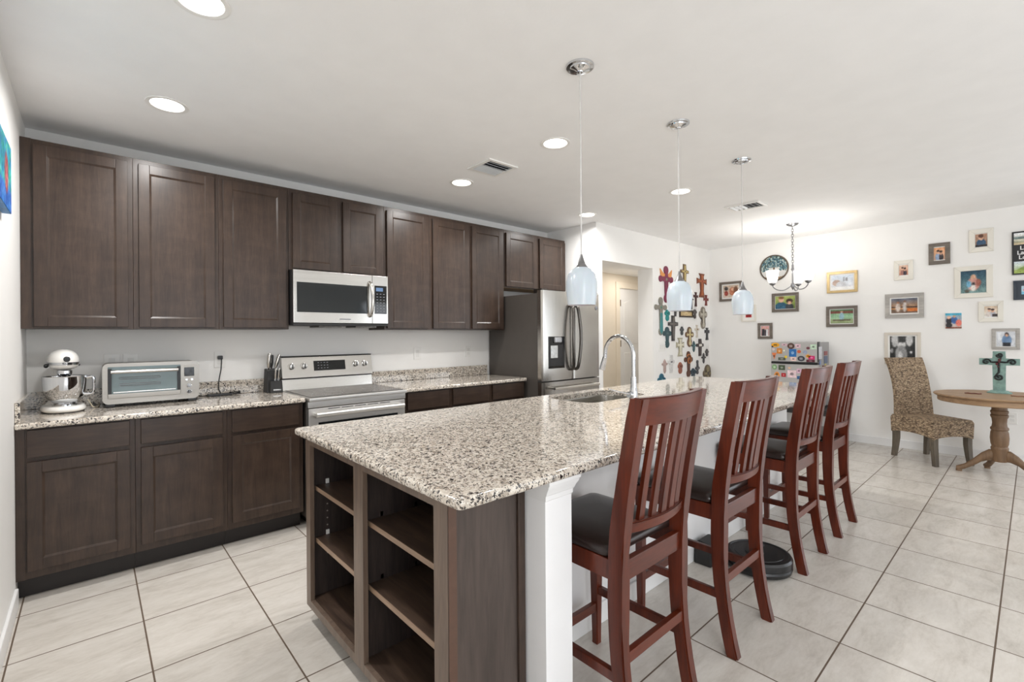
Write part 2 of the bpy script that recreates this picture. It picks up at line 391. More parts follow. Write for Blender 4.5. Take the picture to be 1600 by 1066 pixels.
# hallway behind the opening
YH, ZH = 0.246, 2.27
struct(MB().box(DXa, X2, YW+0.22, YH+0.12, ZH, ZH+0.1), 'ceiling_hall', CEIL)
HD0, HD1 = 6.44, 7.2
m = MB(); m.box(DXa, HD0-0.02, YH, YH+0.12, 0, ZH); m.box(HD0-0.02, HD1+0.02, YH, YH+0.12, 2.07, ZH); m.box(HD1+0.02, X2, YH, YH+0.12, 0, ZH)
struct(m, 'wall_hall_end', HALLP)
m = MB()
for a, b in ((HD0-0.11, HD0-0.012), (HD1-0.002, HD1+0.1)): m.box(a, b, YH-0.018, YH+0.05, 0, 2.06, 0.004)
m.box(HD0-0.11, HD1+0.1, YH-0.018, YH+0.05, 2.06, 2.155, 0.004)
struct(m, 'trim_1', plain('cream_casing', (236, 226, 210), 0.35, var=0.01))
o = struct(MB().box(HD0+0.012, HD1, YH+0.01, YH+0.05, 0.01, 2.06), 'door_1', TRIM)
def arch_panel(x0, x1, z0, z1, rise):
    pts = [(x0, z0), (x1, z0), (x1, z1-rise)]
    for k in range(1, 12):
        t = k/12; pts.append((x1+(x0-x1)*t, z1-rise+rise*math.sin(PI*t)))
    pts.append((x0, z1-rise)); return pts
for nm, z0, z1, rs in (('door_panel', 1.2, 1.9, 0.07), ('door_panel', 0.22, 1.05, 0.0)):
    for xa, xb in ((HD0+0.12, HD1-0.12),):
        MB().prism(arch_panel(xa, xb, z0, z1, rs) if rs else [(xa, z0), (xb, z0), (xb, z1), (xa, z1)], (0, YH+0.012, 0), (1, 0, 0), (0, 0, 1), (0, -0.012, 0), 0.006).build(nm, TRIM, o)
for z in (0.25, 1.2, 1.83): MB().box(HD0-0.006, HD0+0.018, YH-0.012, YH+0.008, z-0.05, z+0.05, 0.003).build('hinge', plain('brass_hinge', (120, 100, 70), 0.35, 1), o)
MB().box(HD0-0.015, HD0+0.012, YH+0.03, YH+0.05, 0.01, 2.06).build('door_gap_shade', plain('hinge_gap_shade', (96, 80, 64), 0.7), o)  # brown strip painted as the shade in the hinge gap
def bboard(name, *bx):
    m = MB()
    for x0, x1, y0, y1 in bx: m.box(x0, x1, y0, y1, 0, 0.095, 0.004)
    struct(m, name, TRIM)
bboard('baseboard_left', (0, 0.014, LWIN[1], -0.65)); bboard('baseboard_right', (X2-0.014, X2, RWIN[1], YW))
bboard('baseboard_hallway', (DXb, X2-0.014, YW-0.014, YW))

# ------------------------------------------------------------------ cabinets
def shaker(root, name, x0, x1, z0, z1, yf, vert=True, part='door'):
    """A recessed-panel door whose front face lies at y = yf; frame then panel as its sub-part."""
    th, fr = 0.02, 0.056; m = MB()
    m.box(x0, x0+fr, yf, yf+th, z0, z1, 0.002); m.box(x1-fr, x1, yf, yf+th, z0, z1, 0.002)
    m.box(x0+fr, x1-fr, yf, yf+th, z1-fr, z1, 0.002); m.box(x0+fr, x1-fr, yf, yf+th, z0, z0+fr, 0.002)
    # sloped inner lip of the frame
    a, b, c, d = x0+fr, x1-fr, z0+fr, z1-fr; s_ = 0.010
    for q in (((a,c),(b,c),(b-s_,c+s_),(a+s_,c+s_)), ((b,c),(b,d),(b-s_,d-s_),(b-s_,c+s_)), ((b,d),(a,d),(a+s_,d-s_),(b-s_,d-s_)), ((a,d),(a,c),(a+s_,c+s_),(a+s_,d-s_))):
        m.bm.faces.new([m.bm.verts.new((x, yf+(0.0015 if k < 2 else 0.0075), z)) for k, (x, z) in enumerate(q)])
    d_ = m.build(part, WD_V, root)
    MB().box(a+0.001, b-0.001, yf+0.0074, yf+0.014, c+0.001, d-0.001).build('panel', WD_V if vert else WD_H, d_)
    return d_
YU = -0.305
def wall_cab(x0, x1, z0, z1, doors, label, filler=None, depth=YU, under=None):
    t = thing('wall_cabinet', label, 'cabinet', ((x0+x1)/2, 0, z0), 'wall cabinets over the counter')
    MB().box(x0+0.0005, x1-0.0005, depth, -0.001, z0, z1, 0.0015).build('carcass', WD_V, t)
    if under: MB().box(x0+0.018, x1-0.018, depth+0.02, -0.02, z0-0.002, z0+0.001).build('underside', under, t, label='pale unfinished underside')
    for a, b in doors: shaker(t, 'door', a, b, z0+0.012, z1-0.032, depth-0.02)
    if filler: MB().box(*filler, depth-0.004, depth+0.001, z0, z1).build('filler_strip', WD_V, t)
    return t
ZB, ZT = 1.397, 2.462
wall_cab(0.001, 0.49, ZB, ZT, [(0.053, 0.464)], 'tall dark brown wall cabinet in the corner above the stand mixer', (0.001, 0.045))
wall_cab(0.49, 0.951, ZB, ZT, [(0.517, 0.926)], 'tall dark brown wall cabinet above the toaster oven')
wall_cab(0.951, 1.405, ZB, ZT, [(0.976, 1.385)], 'tall dark brown wall cabinet left of the microwave, above the knife block')
wall_cab(1.405, 2.185, 1.848, ZT, [(1.432, 1.772), (1.821, 2.16)], 'short dark brown two-door wall cabinet above the microwave')
wall_cab(2.185, 2.648, ZB, ZT, [(2.207, 2.622)], 'tall dark brown wall cabinet just right of the microwave')
wall_cab(2.648, 3.111, ZB, ZT, [(2.672, 3.094)], 'tall dark brown wall cabinet, middle of three between microwave and refrigerator')
wall_cab(3.111, 3.56, ZB, ZT, [(3.128, 3.536)], 'tall dark brown wall cabinet next to the refrigerator')
wall_cab(3.56, 4.535, 1.848, ZT, [(3.585, 4.04), (4.09, 4.522)], 'short dark brown two-door wall cabinet above the refrigerator', under=RAW)

def base_cab(x0, x1, label, d0, d1, filler=None, rz=None, loc=None, toe=True, group='base cabinets along the wall', mh=WD_H, low=None):
    t = thing('base_cabinet', label, 'cabinet', loc or ((x0+x1)/2, 0, 0), group, rz or 0, local=loc is not None)
    top = low or 0.88
    MB().box(x0+0.0005, x1-0.0005, -0.61, -0.002, 0.112, top, 0.0015).build('carcass', WD_V, t)
    if low: MB().box(x0+0.001, x1-0.001, -0.61, -0.592, low, 0.88).build('front_rail', WD_V, t)
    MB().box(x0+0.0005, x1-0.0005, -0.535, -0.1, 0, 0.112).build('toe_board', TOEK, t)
    MB().box(d0, d1, -0.63, -0.611, 0.733, 0.873, 0.003).build('drawer', mh, t)
    shaker(t, 'door', d0, d1, 0.155, 0.71, -0.631)
    if filler: MB().box(*filler, -0.614, -0.609, 0.112, 0.88).build('filler_strip', WD_V, t)
    return t
base_cab(0.001, 0.477, 'dark brown base cabinet in the corner under the stand mixer', 0.043, 0.452, (0.001, 0.035))
base_cab(0.477, 0.936, 'dark brown base cabinet under the toaster oven', 0.502, 0.91)
base_cab(0.936, 1.402, 'dark brown base cabinet just left of the range', 0.961, 1.373)
base_cab(2.195, 2.65, 'dark brown base cabinet just right of the range', 2.222, 2.625)
base_cab(2.65, 3.105, 'dark brown base cabinet, middle one between range and refrigerator', 2.675, 3.08)
base_cab(3.105, 3.555, 'dark brown base cabinet beside the refrigerator', 3.13, 3.525)

# countertops along the wall
def slab(m, x0, x1, y0, y1, z0=0.882, z1=0.914, bev=0.01): m.box(x0, x1, y0, y1, z0, z1, bev, 3)
t = thing('countertop', 'speckled granite countertop left of the range', 'countertop', (0.7, -0.3, 0.882), 'granite worktops along the wall')
m = MB(); slab(m, 0.001, 1.412, -0.648, -0.001); m.build('worktop', GRAN, t)
m = MB(); m.box(0.001, 1.412, -0.021, -0.001, 0.9145, 1.017, 0.003); m.build('backsplash', GRAN, t)
m = MB(); m.box(0.001, 0.021, -0.62, -0.022, 0.9145, 1.017, 0.003); m.build('side_splash', GRAN, t)
t = thing('countertop', 'speckled granite countertop between the range and the refrigerator', 'countertop', (2.9, -0.3, 0.882), 'granite worktops along the wall')
m = MB(); slab(m, 2.19, 3.562, -0.648, -0.001); m.build('worktop', GRAN, t)
m = MB(); m.box(2.19, 3.562, -0.021, -0.001, 0.9145, 1.017, 0.003); m.build('backsplash', GRAN, t)

# ------------------------------------------------------------------ range
t = thing('kitchen_range', 'stainless steel electric range with black glass cooktop and control panel behind', 'range', (1.8, -0.3, 0))
xa, xb = 1.42, 2.182
MB().box(xa, xb, -0.62, -0.03, 0.06, 0.885, 0.003).build('body', FRSIDE, t)
MB().box(xa+0.03, xb-0.03, -0.56, -0.06, 0, 0.06).build('plinth', BLKM, t)
MB().box(xa, xb, -0.695, -0.075, 0.886, 0.912, 0.006).build('cooktop_frame', STF, t)
ct = MB().box(xa+0.02, xb-0.02, -0.665, -0.09, 0.912, 0.9165, 0.0015).build('cooktop', COOK, t, label='black glass cooktop')
for cx, cy, r_ in ((1.62, -0.5, 0.11), (1.98, -0.5, 0.09), (1.62, -0.22, 0.08), (1.98, -0.22, 0.1)):
    m = MB(); m.lathe([(r_-0.003, 0), (r_-0.003, 0.0004), (r_, 0.0004), (r_, 0)], (cx, cy, 0.9165), 40, cap=False); m.build('burner_ring', GREYP, ct)
MB().box(xa, xb, -0.665, -0.621, 0.84, 0.884, 0.004).build('front_rail', STF, t)
bp = MB()
bp.hexa([(xa,-0.075,0.9),(xb,-0.075,0.9),(xb,-0.004,0.9),(xa,-0.004,0.9),(xa,-0.062,1.0),(xb,-0.062,1.0),(xb,-0.004,1.0),(xa,-0.004,1.0)], 0.002)
bp.build('lower_back_panel', STL, t)
bp = MB(); bp.hexa([(xa,-0.085,1.008),(xb,-0.085,1.008),(xb,-0.004,1.0),(xa,-0.004,1.0),(xa,-0.05,1.176),(xb,-0.05,1.176),(xb,-0.004,1.176),(xa,-0.004,1.176)], 0.004)
bp.build('control_panel', STL, t)
MB().box(xa, xb, -0.056, -0.002, 1.1765, 1.184, 0.003).build('panel_cap', BLKM, t)
MB().box(xa+0.01, xb-0.01, -0.078, -0.05, 0.9995, 1.008).build('vent_slot', BLKM, t)
def on_panel(z): return -0.085 + (z-1.008)/(1.176-1.008)*0.035 - 0.001
for kx in (1.495, 1.592, 2.03, 2.112):
    z = 1.103; y = on_panel(z)
    k = MB().lathe([(0.026, 0), (0.026, -0.006), (0.021, -0.008), (0.019, -0.026), (0.0, -0.027)], (kx, y, z), 24, axis='y').build('knob', STL, t)
    MB().box(kx-0.003, kx+0.003, y-0.034, y-0.024, z-0.018, z+0.018, 0.002).build('knob_grip', BLK, k)
d = MB().hexa([(1.67,on_panel(1.06)-0.003,1.06),(1.935,on_panel(1.06)-0.003,1.06),(1.935,on_panel(1.06)+0.01,1.06),(1.67,on_panel(1.06)+0.01,1.06),
               (1.67,on_panel(1.14)-0.003,1.14),(1.935,on_panel(1.14)-0.003,1.14),(1.935,on_panel(1.14)+0.01,1.14),(1.67,on_panel(1.14)+0.01,1.14)]).build('display', BLKG, t)
for r_ in range(3):
    for c_ in range(4):
        x = 1.70+0.025*c_; z = 1.077+0.022*r_; MB().box(x, x+0.012, on_panel(z)-0.0042, on_panel(z)-0.002, z, z+0.006).build('touch_key', GREYP, d)
dr = MB(); dr.box(xa+0.004, xb-0.004, -0.665, -0.621, 0.22, 0.835, 0.006); dr = dr.build('oven_door', STF, t)
MB().box(xa+0.07, xb-0.07, -0.668, -0.66, 0.34, 0.735, 0.006).build('oven_window', DGLS, dr)
m = MB(); m.tube([(xa+0.04, -0.715, 0.795), (1.8, -0.722, 0.797), (xb-0.04, -0.715, 0.795)], 0.016, 12)
for x in (xa+0.05, xb-0.05): m.box(x-0.012, x+0.012, -0.716, -0.66, 0.785, 0.805, 0.003)
m.build('door_handle', STF, dr)
for k in range(5): MB().box(xa+0.14+0.1*k, xa+0.225+0.1*k, -0.6665, -0.66, 0.822, 0.827).build('vent_slit', BLKM, dr)
MB().box(xa+0.004, xb-0.004, -0.66, -0.621, 0.07, 0.21, 0.006).build('storage_drawer', STF, t)

# ------------------------------------------------------------------ microwave
t = thing('microwave', 'stainless over-the-range microwave with black window and curved handle', 'microwave', (1.79, -0.2, 1.42))
xa, xb, z0, z1, yf = 1.412, 2.178, 1.425, 1.846, -0.39
MB().box(xa, xb, yf+0.03, -0.003, z0+0.004, z1-0.001, 0.002).build('casing', BLKM, t)
d = MB().box(xa, 2.035, yf, yf+0.028, z0+0.02, z1-0.002, 0.004).build('door', STL, t)
MB().box(xa+0.024, 1.995, yf-0.002, yf+0.004, 1.525, 1.752, 0.004).build('door_window', DGLS, d)
hp = [(2.012, yf-0.002, 1.505), (2.014, yf-0.03, 1.53), (2.018, yf-0.048, 1.64), (2.014, yf-0.03, 1.755), (2.012, yf-0.002, 1.785)]
def smooth_path(p, n=6):
    p = [Vector(q) for q in p]; out = []
    for i in range(len(p)-1):
        a, b, c, d_ = p[max(i-1, 0)], p[i], p[i+1], p[min(i+2, len(p)-1)]
        for k in range(n):
            t_ = k/n; out.append(0.5*((2*b)+(c-a)*t_+(2*a-5*b+4*c-d_)*t_*t_+(3*b-a-3*c+d_)*t_**3))
    out.append(p[-1]); return out
MB().tube(smooth_path(hp), 0.0125, 12).build('door_handle', STLV, d)
p = MB().box(2.037, xb, yf, yf+0.028, z0+0.02, z1-0.002, 0.004).build('control_panel', STL, t)
MB().box(2.055, 2.165, yf-0.002, yf+0.004, 1.527, 1.762, 0.002).build('keypad', BLKG, p)
MB().box(2.068, 2.13, yf-0.003, yf, 1.715, 1.745).build('display', LCD, p)
for r_ in range(7):
    for c_ in range(3):
        x = 2.072+0.03*c_; z = 1.545+0.024*r_; MB().box(x, x+0.013, yf-0.003, yf, z, z+0.006).build('key', GREYP, p)
MB().box(1.76, 1.85, yf-0.0012, yf+0.002, 1.473, 1.481).build('maker_plate', GREYP, d)
MB().box(xa, xb, yf+0.004, yf+0.03, z0, z0+0.018, 0.002).build('vent_grille', BLKM, t)
MB().box(1.62, 1.8, yf+0.06, -0.12, z0-0.012, z0+0.003, 0.002).build('grease_filter', STLD, t)
MB().box(1.92, 2.1, yf+0.06, -0.12, z0-0.012, z0+0.003, 0.002).build('grease_filter', STLD, t)

# ------------------------------------------------------------------ refrigerator
t = thing('refrigerator', 'stainless french-door refrigerator with dark grey sides and water dispenser', 'refrigerator', (4.04, -0.4, 0))
xa, xb, yb, yf = 3.585, 4.492, -0.772, -0.842
MB().box(xa, xb, yb, -0.03, 0.03, 1.755, 0.004).build('cabinet_body', FRSIDE, t)
MB().box(xa+0.03, xb-0.03, yb+0.02, -0.1, 0, 0.03).build('plinth', BLKM, t)
sm = 4.036
def pillow(m, x0, x1, z0, z1):
    """A door slab with a slightly bowed, round-edged front."""
    rings = []
    for x, y in ((x0, yb-0.004), (x0, yf+0.02), (x0+0.012, yf+0.004), (x0+0.04, yf), ((x0+x1)/2, yf-0.004), (x1-0.04, yf), (x1-0.012, yf+0.004), (x1, yf+0.02), (x1, yb-0.004)):
        rings.append([(x, y, z0), (x, y, z1)])
    b = m.bm; L = [[b.verts.new(p_) for p_ in r_] for r_ in rings]; n = len(L)
    for k in range(n): b.faces.new((L[k][0], L[(k+1) % n][0], L[(k+1) % n][1], L[k][1]))
    b.faces.new([l[0] for l in L]); b.faces.new([l[1] for l in L][::-1])
m = MB(); pillow(m, xa, sm-0.003, 0.885, 1.782); dl = m.build('door', STLV, t, label='left door with the water dispenser')
m = MB(); pillow(m, sm+0.003, xb, 0.885, 1.782); drr = m.build('door', STLV, t, label='right door')
m = MB(); pillow(m, xa, xb, 0.06, 0.872); fz = m.build('freezer_drawer', STLV, t)
for hx, d_, sgn in ((sm-0.03, dl, -1), (sm+0.03, drr, 1)):
    pts = [(hx, yf-0.005, 0.985), (hx+sgn*0.008, yf-0.045, 1.03), (hx+sgn*0.03, yf-0.062, 1.31), (hx+sgn*0.008, yf-0.045, 1.6), (hx, yf-0.005, 1.645)]
    MB().tube(smooth_path(pts, 8), 0.0175, 12).build('door_handle', STLD, d_)
m = MB(); m.tube([(xa+0.11, yf-0.055, 0.81), (xb-0.09, yf-0.055, 0.81)], 0.014, 12)
for x in (xa+0.13, xb-0.11): m.box(x-0.012, x+0.012, yf-0.055, yf, 0.8, 0.82, 0.003)
m.build('drawer_handle', STL, fz)
ds = MB().box(3.668, 3.905, yf-0.006, yf+0.01, 1.005, 1.325, 0.004).build('water_dispenser', BLKG, dl)
MB().box(3.675, 3.87, yf-0.008, yf, 1.03, 1.24, 0.002).build('dispenser_recess', BLKM, ds)
MB().box(3.69, 3.79, yf-0.016, yf-0.004, 1.11, 1.235, 0.004).build('dispenser_paddle', colm((196, 196, 194), 0.3, 0.6), ds)
MB().box(3.74, 3.84, yf-0.03, yf-0.002, 1.262, 1.318, 0.01).build('dispenser_spout', colm((170, 170, 172), 0.3, 0.6), ds)
for x in (xa+0.05, xb-0.05): MB().box(x-0.04, x+0.04, yf+0.015, yb+0.06, 1.757, 1.8, 0.006).build('hinge_cover', STLD, t)
MB().lathe([(0.022, 0), (0.022, -0.004), (0.0, -0.005)], (xb-0.06, yf-0.001, 1.63), 20, axis='y').build('door_badge', GREYP, drr)

# ------------------------------------------------------------------ island
XF = 1.05; YL, YR = -1.73, -2.907
t = thing('open_bookcase', 'dark open shelf unit with two bays forming the end of the island', 'bookcase', (1.2, -2.32, 0))
xb = 1.352; ym0, ym1 = -2.266, -2.349; st = 0.022
for a, b in ((YL-0.053, YL), (ym1, ym0), (YR+0.0005, YR+0.073)): MB().box(XF, XF+0.02, a, b, 0.075, 0.88, 0.001).build('stile', WD_FR, t)
for a, b in ((ym0, YL-0.053), (YR+0.073, ym1)):
    MB().box(XF, XF+0.02, a, b, 0.835, 0.88, 0.001).build('top_rail', WD_FR, t); MB().box(XF, XF+0.02, a, b, 0.075, 0.11, 0.001).build('bottom_rail', WD_FR, t)
MB().box(XF+0.02, xb, YL-0.02, YL, 0.075, 0.88).build('side_panel', WD_V, t)
m = MB(); m.box(XF+0.0005, xb, YR, YR+0.02, 0.075, 0.88, 0.001); sp = m.build('side_panel', WD_P, t)
MB().box(XF+0.002, XF+0.03, YR-0.004, YR+0.001, 0.075, 0.88, 0.001).build('corner_strip', plain('brown_corner_strip', (88, 64, 52), 0.35, var=0.1, vscale=30), sp)
MB().box(xb-0.035, xb-0.004, YR-0.011, YR+0.001, 0.02, 0.88, 0.004).build('scribe_moulding', WD_V, sp)
MB().box(XF+0.02, xb, ym0-0.058, ym0-0.036, 0.1, 0.88).build('divider', WD_DK, t)
MB().box(xb-0.008, xb, YR+0.02, YL-0.02, 0.1, 0.88).build('back_panel', WD_DK, t)
for a, b in ((YL-0.026, YL-0.0205), (ym0-0.035, ym0-0.030), (ym1+0.032, ym1+0.037), (YR+0.0205, YR+0.026)):
    MB().box(XF+0.022, xb-0.009, min(a, b), max(a, b), 0.112, 0.88).build('lining', WD_DK, t)
bays = ((ym0-0.029, YL-0.027), (YR+0.027, ym1+0.031))
for a, b in bays:
    MB().box(XF+0.02, xb-0.009, a, b, 0.09, 0.11).build('bottom_board', WD_SH, t)
    for z in (0.39, 0.635):
        s_ = MB().box(XF+0.034, xb-0.012, a+0.002, b-0.002, z-0.019, z, 0.001).build('shelf', WD_SH, t)
        MB().box(XF+0.031, XF+0.034, a+0.002, b-0.002, z-0.019, z).build('shelf_edge', WD_ED, s_)
        for y in (a+0.006, b-0.006):
            for x in (XF+0.09, xb-0.06): MB().box(x-0.008, x+0.008, min(y, y+0.008), max(y, y+0.008), z, z+0.022, 0.002).build('shelf_clip', WPL, t)
    for k in range(9):
        for y in (b-0.0005,):
            z = 0.30+0.032*k*1.05
            MB().lathe([(0.0035, 0), (0.0035, -0.002), (0.0, -0.002)], (XF+0.09, b+0.0015, z), 10, axis='y').build('pin_hole', colm((150, 142, 134), 0.5), t)
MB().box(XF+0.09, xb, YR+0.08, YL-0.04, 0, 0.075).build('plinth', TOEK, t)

# island cabinets facing the cooking side, hidden from the camera's place but real
for k, (x0, wd, lab) in enumerate(((1.352, 0.62, 'island base cabinet next to the open shelves, facing the range'), (1.972, 0.62, 'island base cabinet left of the sink, facing the range'),
                                   (2.592, 0.76, 'island sink base cabinet facing the range'), (3.352, 0.61, 'island base cabinet right of the sink, facing the range'), (3.962, 0.6, 'island base cabinet at the far end, facing the range'))):
    base_cab(-wd/2, wd/2, lab, -wd/2+0.025, wd/2-0.025, rz=PI, loc=(x0+wd/2, -2.375, 0), group='base cabinets of the island', low=0.62 if k == 2 else None)
o = struct(MB().box(1.5, 4.562, -2.67, -2.56, 0, 0.88), 'wall_island', KNEE)
m = MB(); m.box(1.5, 4.562, -2.684, -2.67, 0, 0.095, 0.004); struct(m, 'baseboard_island', TRIM)
t = thing('island_post', 'white painted square post with moulded cap under the island overhang', 'post', (1.42, -2.95, 0))
px0, px1, py0, py1 = 1.356, 1.482, -3.0, -2.69
MB().box(px0, px1, py0, py1, 0, 0.86, 0.002).build('shaft', KNEE, t)
m = MB()
prof = [(0.0, 0.815), (0.004, 0.818), (0.004, 0.832), (0.008, 0.836), (0.012, 0.846), (0.020, 0.858), (0.022, 0.866), (0.026, 0.868), (0.026, 0.8815)]
m.loft([[(px0-0.001 - 0*e, py0-e*0.75, z), (px1+e, py0-e*0.75, z), (px1+e, py1, z), (px0-0.001 - 0*e, py1, z)] for e, z in prof])
m.build('cap_moulding', TRIM, t, sharp=20)
MB().box(px0-0.0, px1+0.012, py0-0.012, py1, 0, 0.09, 0.003).build('plinth_block', TRIM, t)

# island granite with the sink cut-out
IX0, IX1, IY0, IY1 = 1.0, 4.86, -3.035, -1.715
SX0, SX1, SY0, SY1 = 2.60, 3.26, -2.2, -1.82
def rrect(x0, x1, y0, y1, r_, n=6):
    pts = []
    for cx, cy, a0 in ((x1-r_, y1-r_, 0), (x0+r_, y1-r_, PI/2), (x0+r_, y0+r_, PI), (x1-r_, y0+r_, 1.5*PI)):
        for k in range(n+1): pts.append((cx+r_*math.cos(a0+PI/2*k/n), cy+r_*math.sin(a0+PI/2*k/n)))
    return pts
def top_with_hole(z0, z1, rb):
    b = bmesh.new(); outer = rrect(IX0, IX1, IY0, IY1, 0.02); inner = rrect(SX0, SX1, SY0, SY1, 0.09)
    def ring(pts, z): return [b.verts.new((x, y, z)) for x, y in pts]
    def inset(pts, d): return rrect(IX0+d, IX1-d, IY0+d, IY1-d, 0.02)
    levels = []
    for k in range(4):
        a = PI/2*k/3; levels.append((rb*(1-math.sin(a)), z1-rb+rb*math.sin(a) - 0))
    lv = [(rb*(1-math.cos(PI/2*k/3)), z1-rb+rb*math.sin(PI/2*k/3)) for k in range(4)]
    lo = [(rb*(1-math.cos(PI/2*(3-k)/3)), z0+rb-rb*math.sin(PI/2*(3-k)/3)) for k in range(4)]
    rings = [ring(inset(None, d), z) for d, z in lo + lv]
    n = len(outer)
    for i in range(len(rings)-1):
        for k in range(n): b.faces.new((rings[i][k], rings[i][(k+1) % n], rings[i+1][(k+1) % n], rings[i+1][k]))
    hi = ring(inner, z1); hl = ring(inner, z0); q = len(inner)
    for k in range(q): b.faces.new((hi[k], hi[(k+1) % q], hl[(k+1) % q], hl[k]))
    for rg, h in ((rings[-1], hi), (rings[0], hl)):
        e = []
        for L in (rg, h):
            for k in range(len(L)): e.append(b.edges.get((L[k], L[(k+1) % len(L)])) or b.edges.new((L[k], L[(k+1) % len(L)])))
        bmesh.ops.triangle_fill(b, use_beauty=True, edges=e)
    return b
m = MB(); m.bm.free(); m.bm = top_with_hole(0.882, 0.914, 0.011)
solo(m, 'island_countertop', GRAN, 'long speckled granite slab on top of the island', 'countertop', origin=(2.9, -2.4, 0.882), sharp=40)
t = thing('kitchen_sink', 'stainless undermount sink sunk into the island granite', 'sink', (2.93, -2.0, 0.66))
b = MB(); rg = []
for d, z in ((-0.012, 0.8815), (-0.004, 0.8815), (0.0, 0.875), (0.008, 0.72), (0.03, 0.69), (0.12, 0.685)):
    rg.append([(x, y, z) for x, y in rrect(SX0+d, SX1-d, SY0+d, SY1-d, max(0.09-d*0.3, 0.03))])
b.loft(rg, cap=False); bb = b.bm; bb.verts.ensure_lookup_table(); n = len(rg[0]); bb.faces.new([bb.verts[len(bb.verts)-n+k] for k in range(n)])
b.build('basin', SINKM, t, sharp=50)
MB().lathe([(0.05, 0), (0.05, 0.003), (0.038, 0.004), (0.03, 0.001), (0.0, 0.001)], (2.93, -2.0, 0.685), 24).build('drain', CHROME, t)
t = thing('kitchen_faucet', 'tall chrome gooseneck faucet with pull-down spray beside the sink', 'faucet', (2.955, -2.275, 0.914))
fx, fy = 2.955, -2.275
MB().lathe([(0.031, 0.0), (0.031, 0.006), (0.027, 0.01), (0.026, 0.05), (0.024, 0.06), (0.02, 0.085), (0.0185, 0.14), (0.0165, 0.145), (0.0165, 0.15)], (fx, fy, 0.914), 24).build('base', CHROME, t)
pts = [(fx, fy, 1.06), (fx, fy, 1.2)]
for k in range(1, 15):
    a = PI*k/15*0.98; pts.append((fx, fy+0.113*(1-math.cos(a)), 1.2+0.13*math.sin(a)))
pts.append((fx, fy+0.2265, 1.178)); MB().tube(pts, 0.0135, 14).build('gooseneck', CHROME, t)
MB().tube([(fx, fy+0.226, 1.185), (fx, fy+0.236, 1.15), (fx, fy+0.252, 1.098)], [0.0155, 0.018, 0.0215], 16).build('spray_head', CHROME, t)
h = MB().tube([(fx-0.02, fy+0.0, 0.945), (fx-0.05, fy+0.004, 0.949)], [0.02, 0.02], 16).build('handle_hub', CHROME, t)
MB().tube([(fx-0.045, fy+0.006, 0.952), (fx-0.1, fy+0.05, 0.968), (fx-0.15, fy+0.09, 0.986)], [0.006, 0.0055, 0.005], 10).build('lever', CHROME, h)

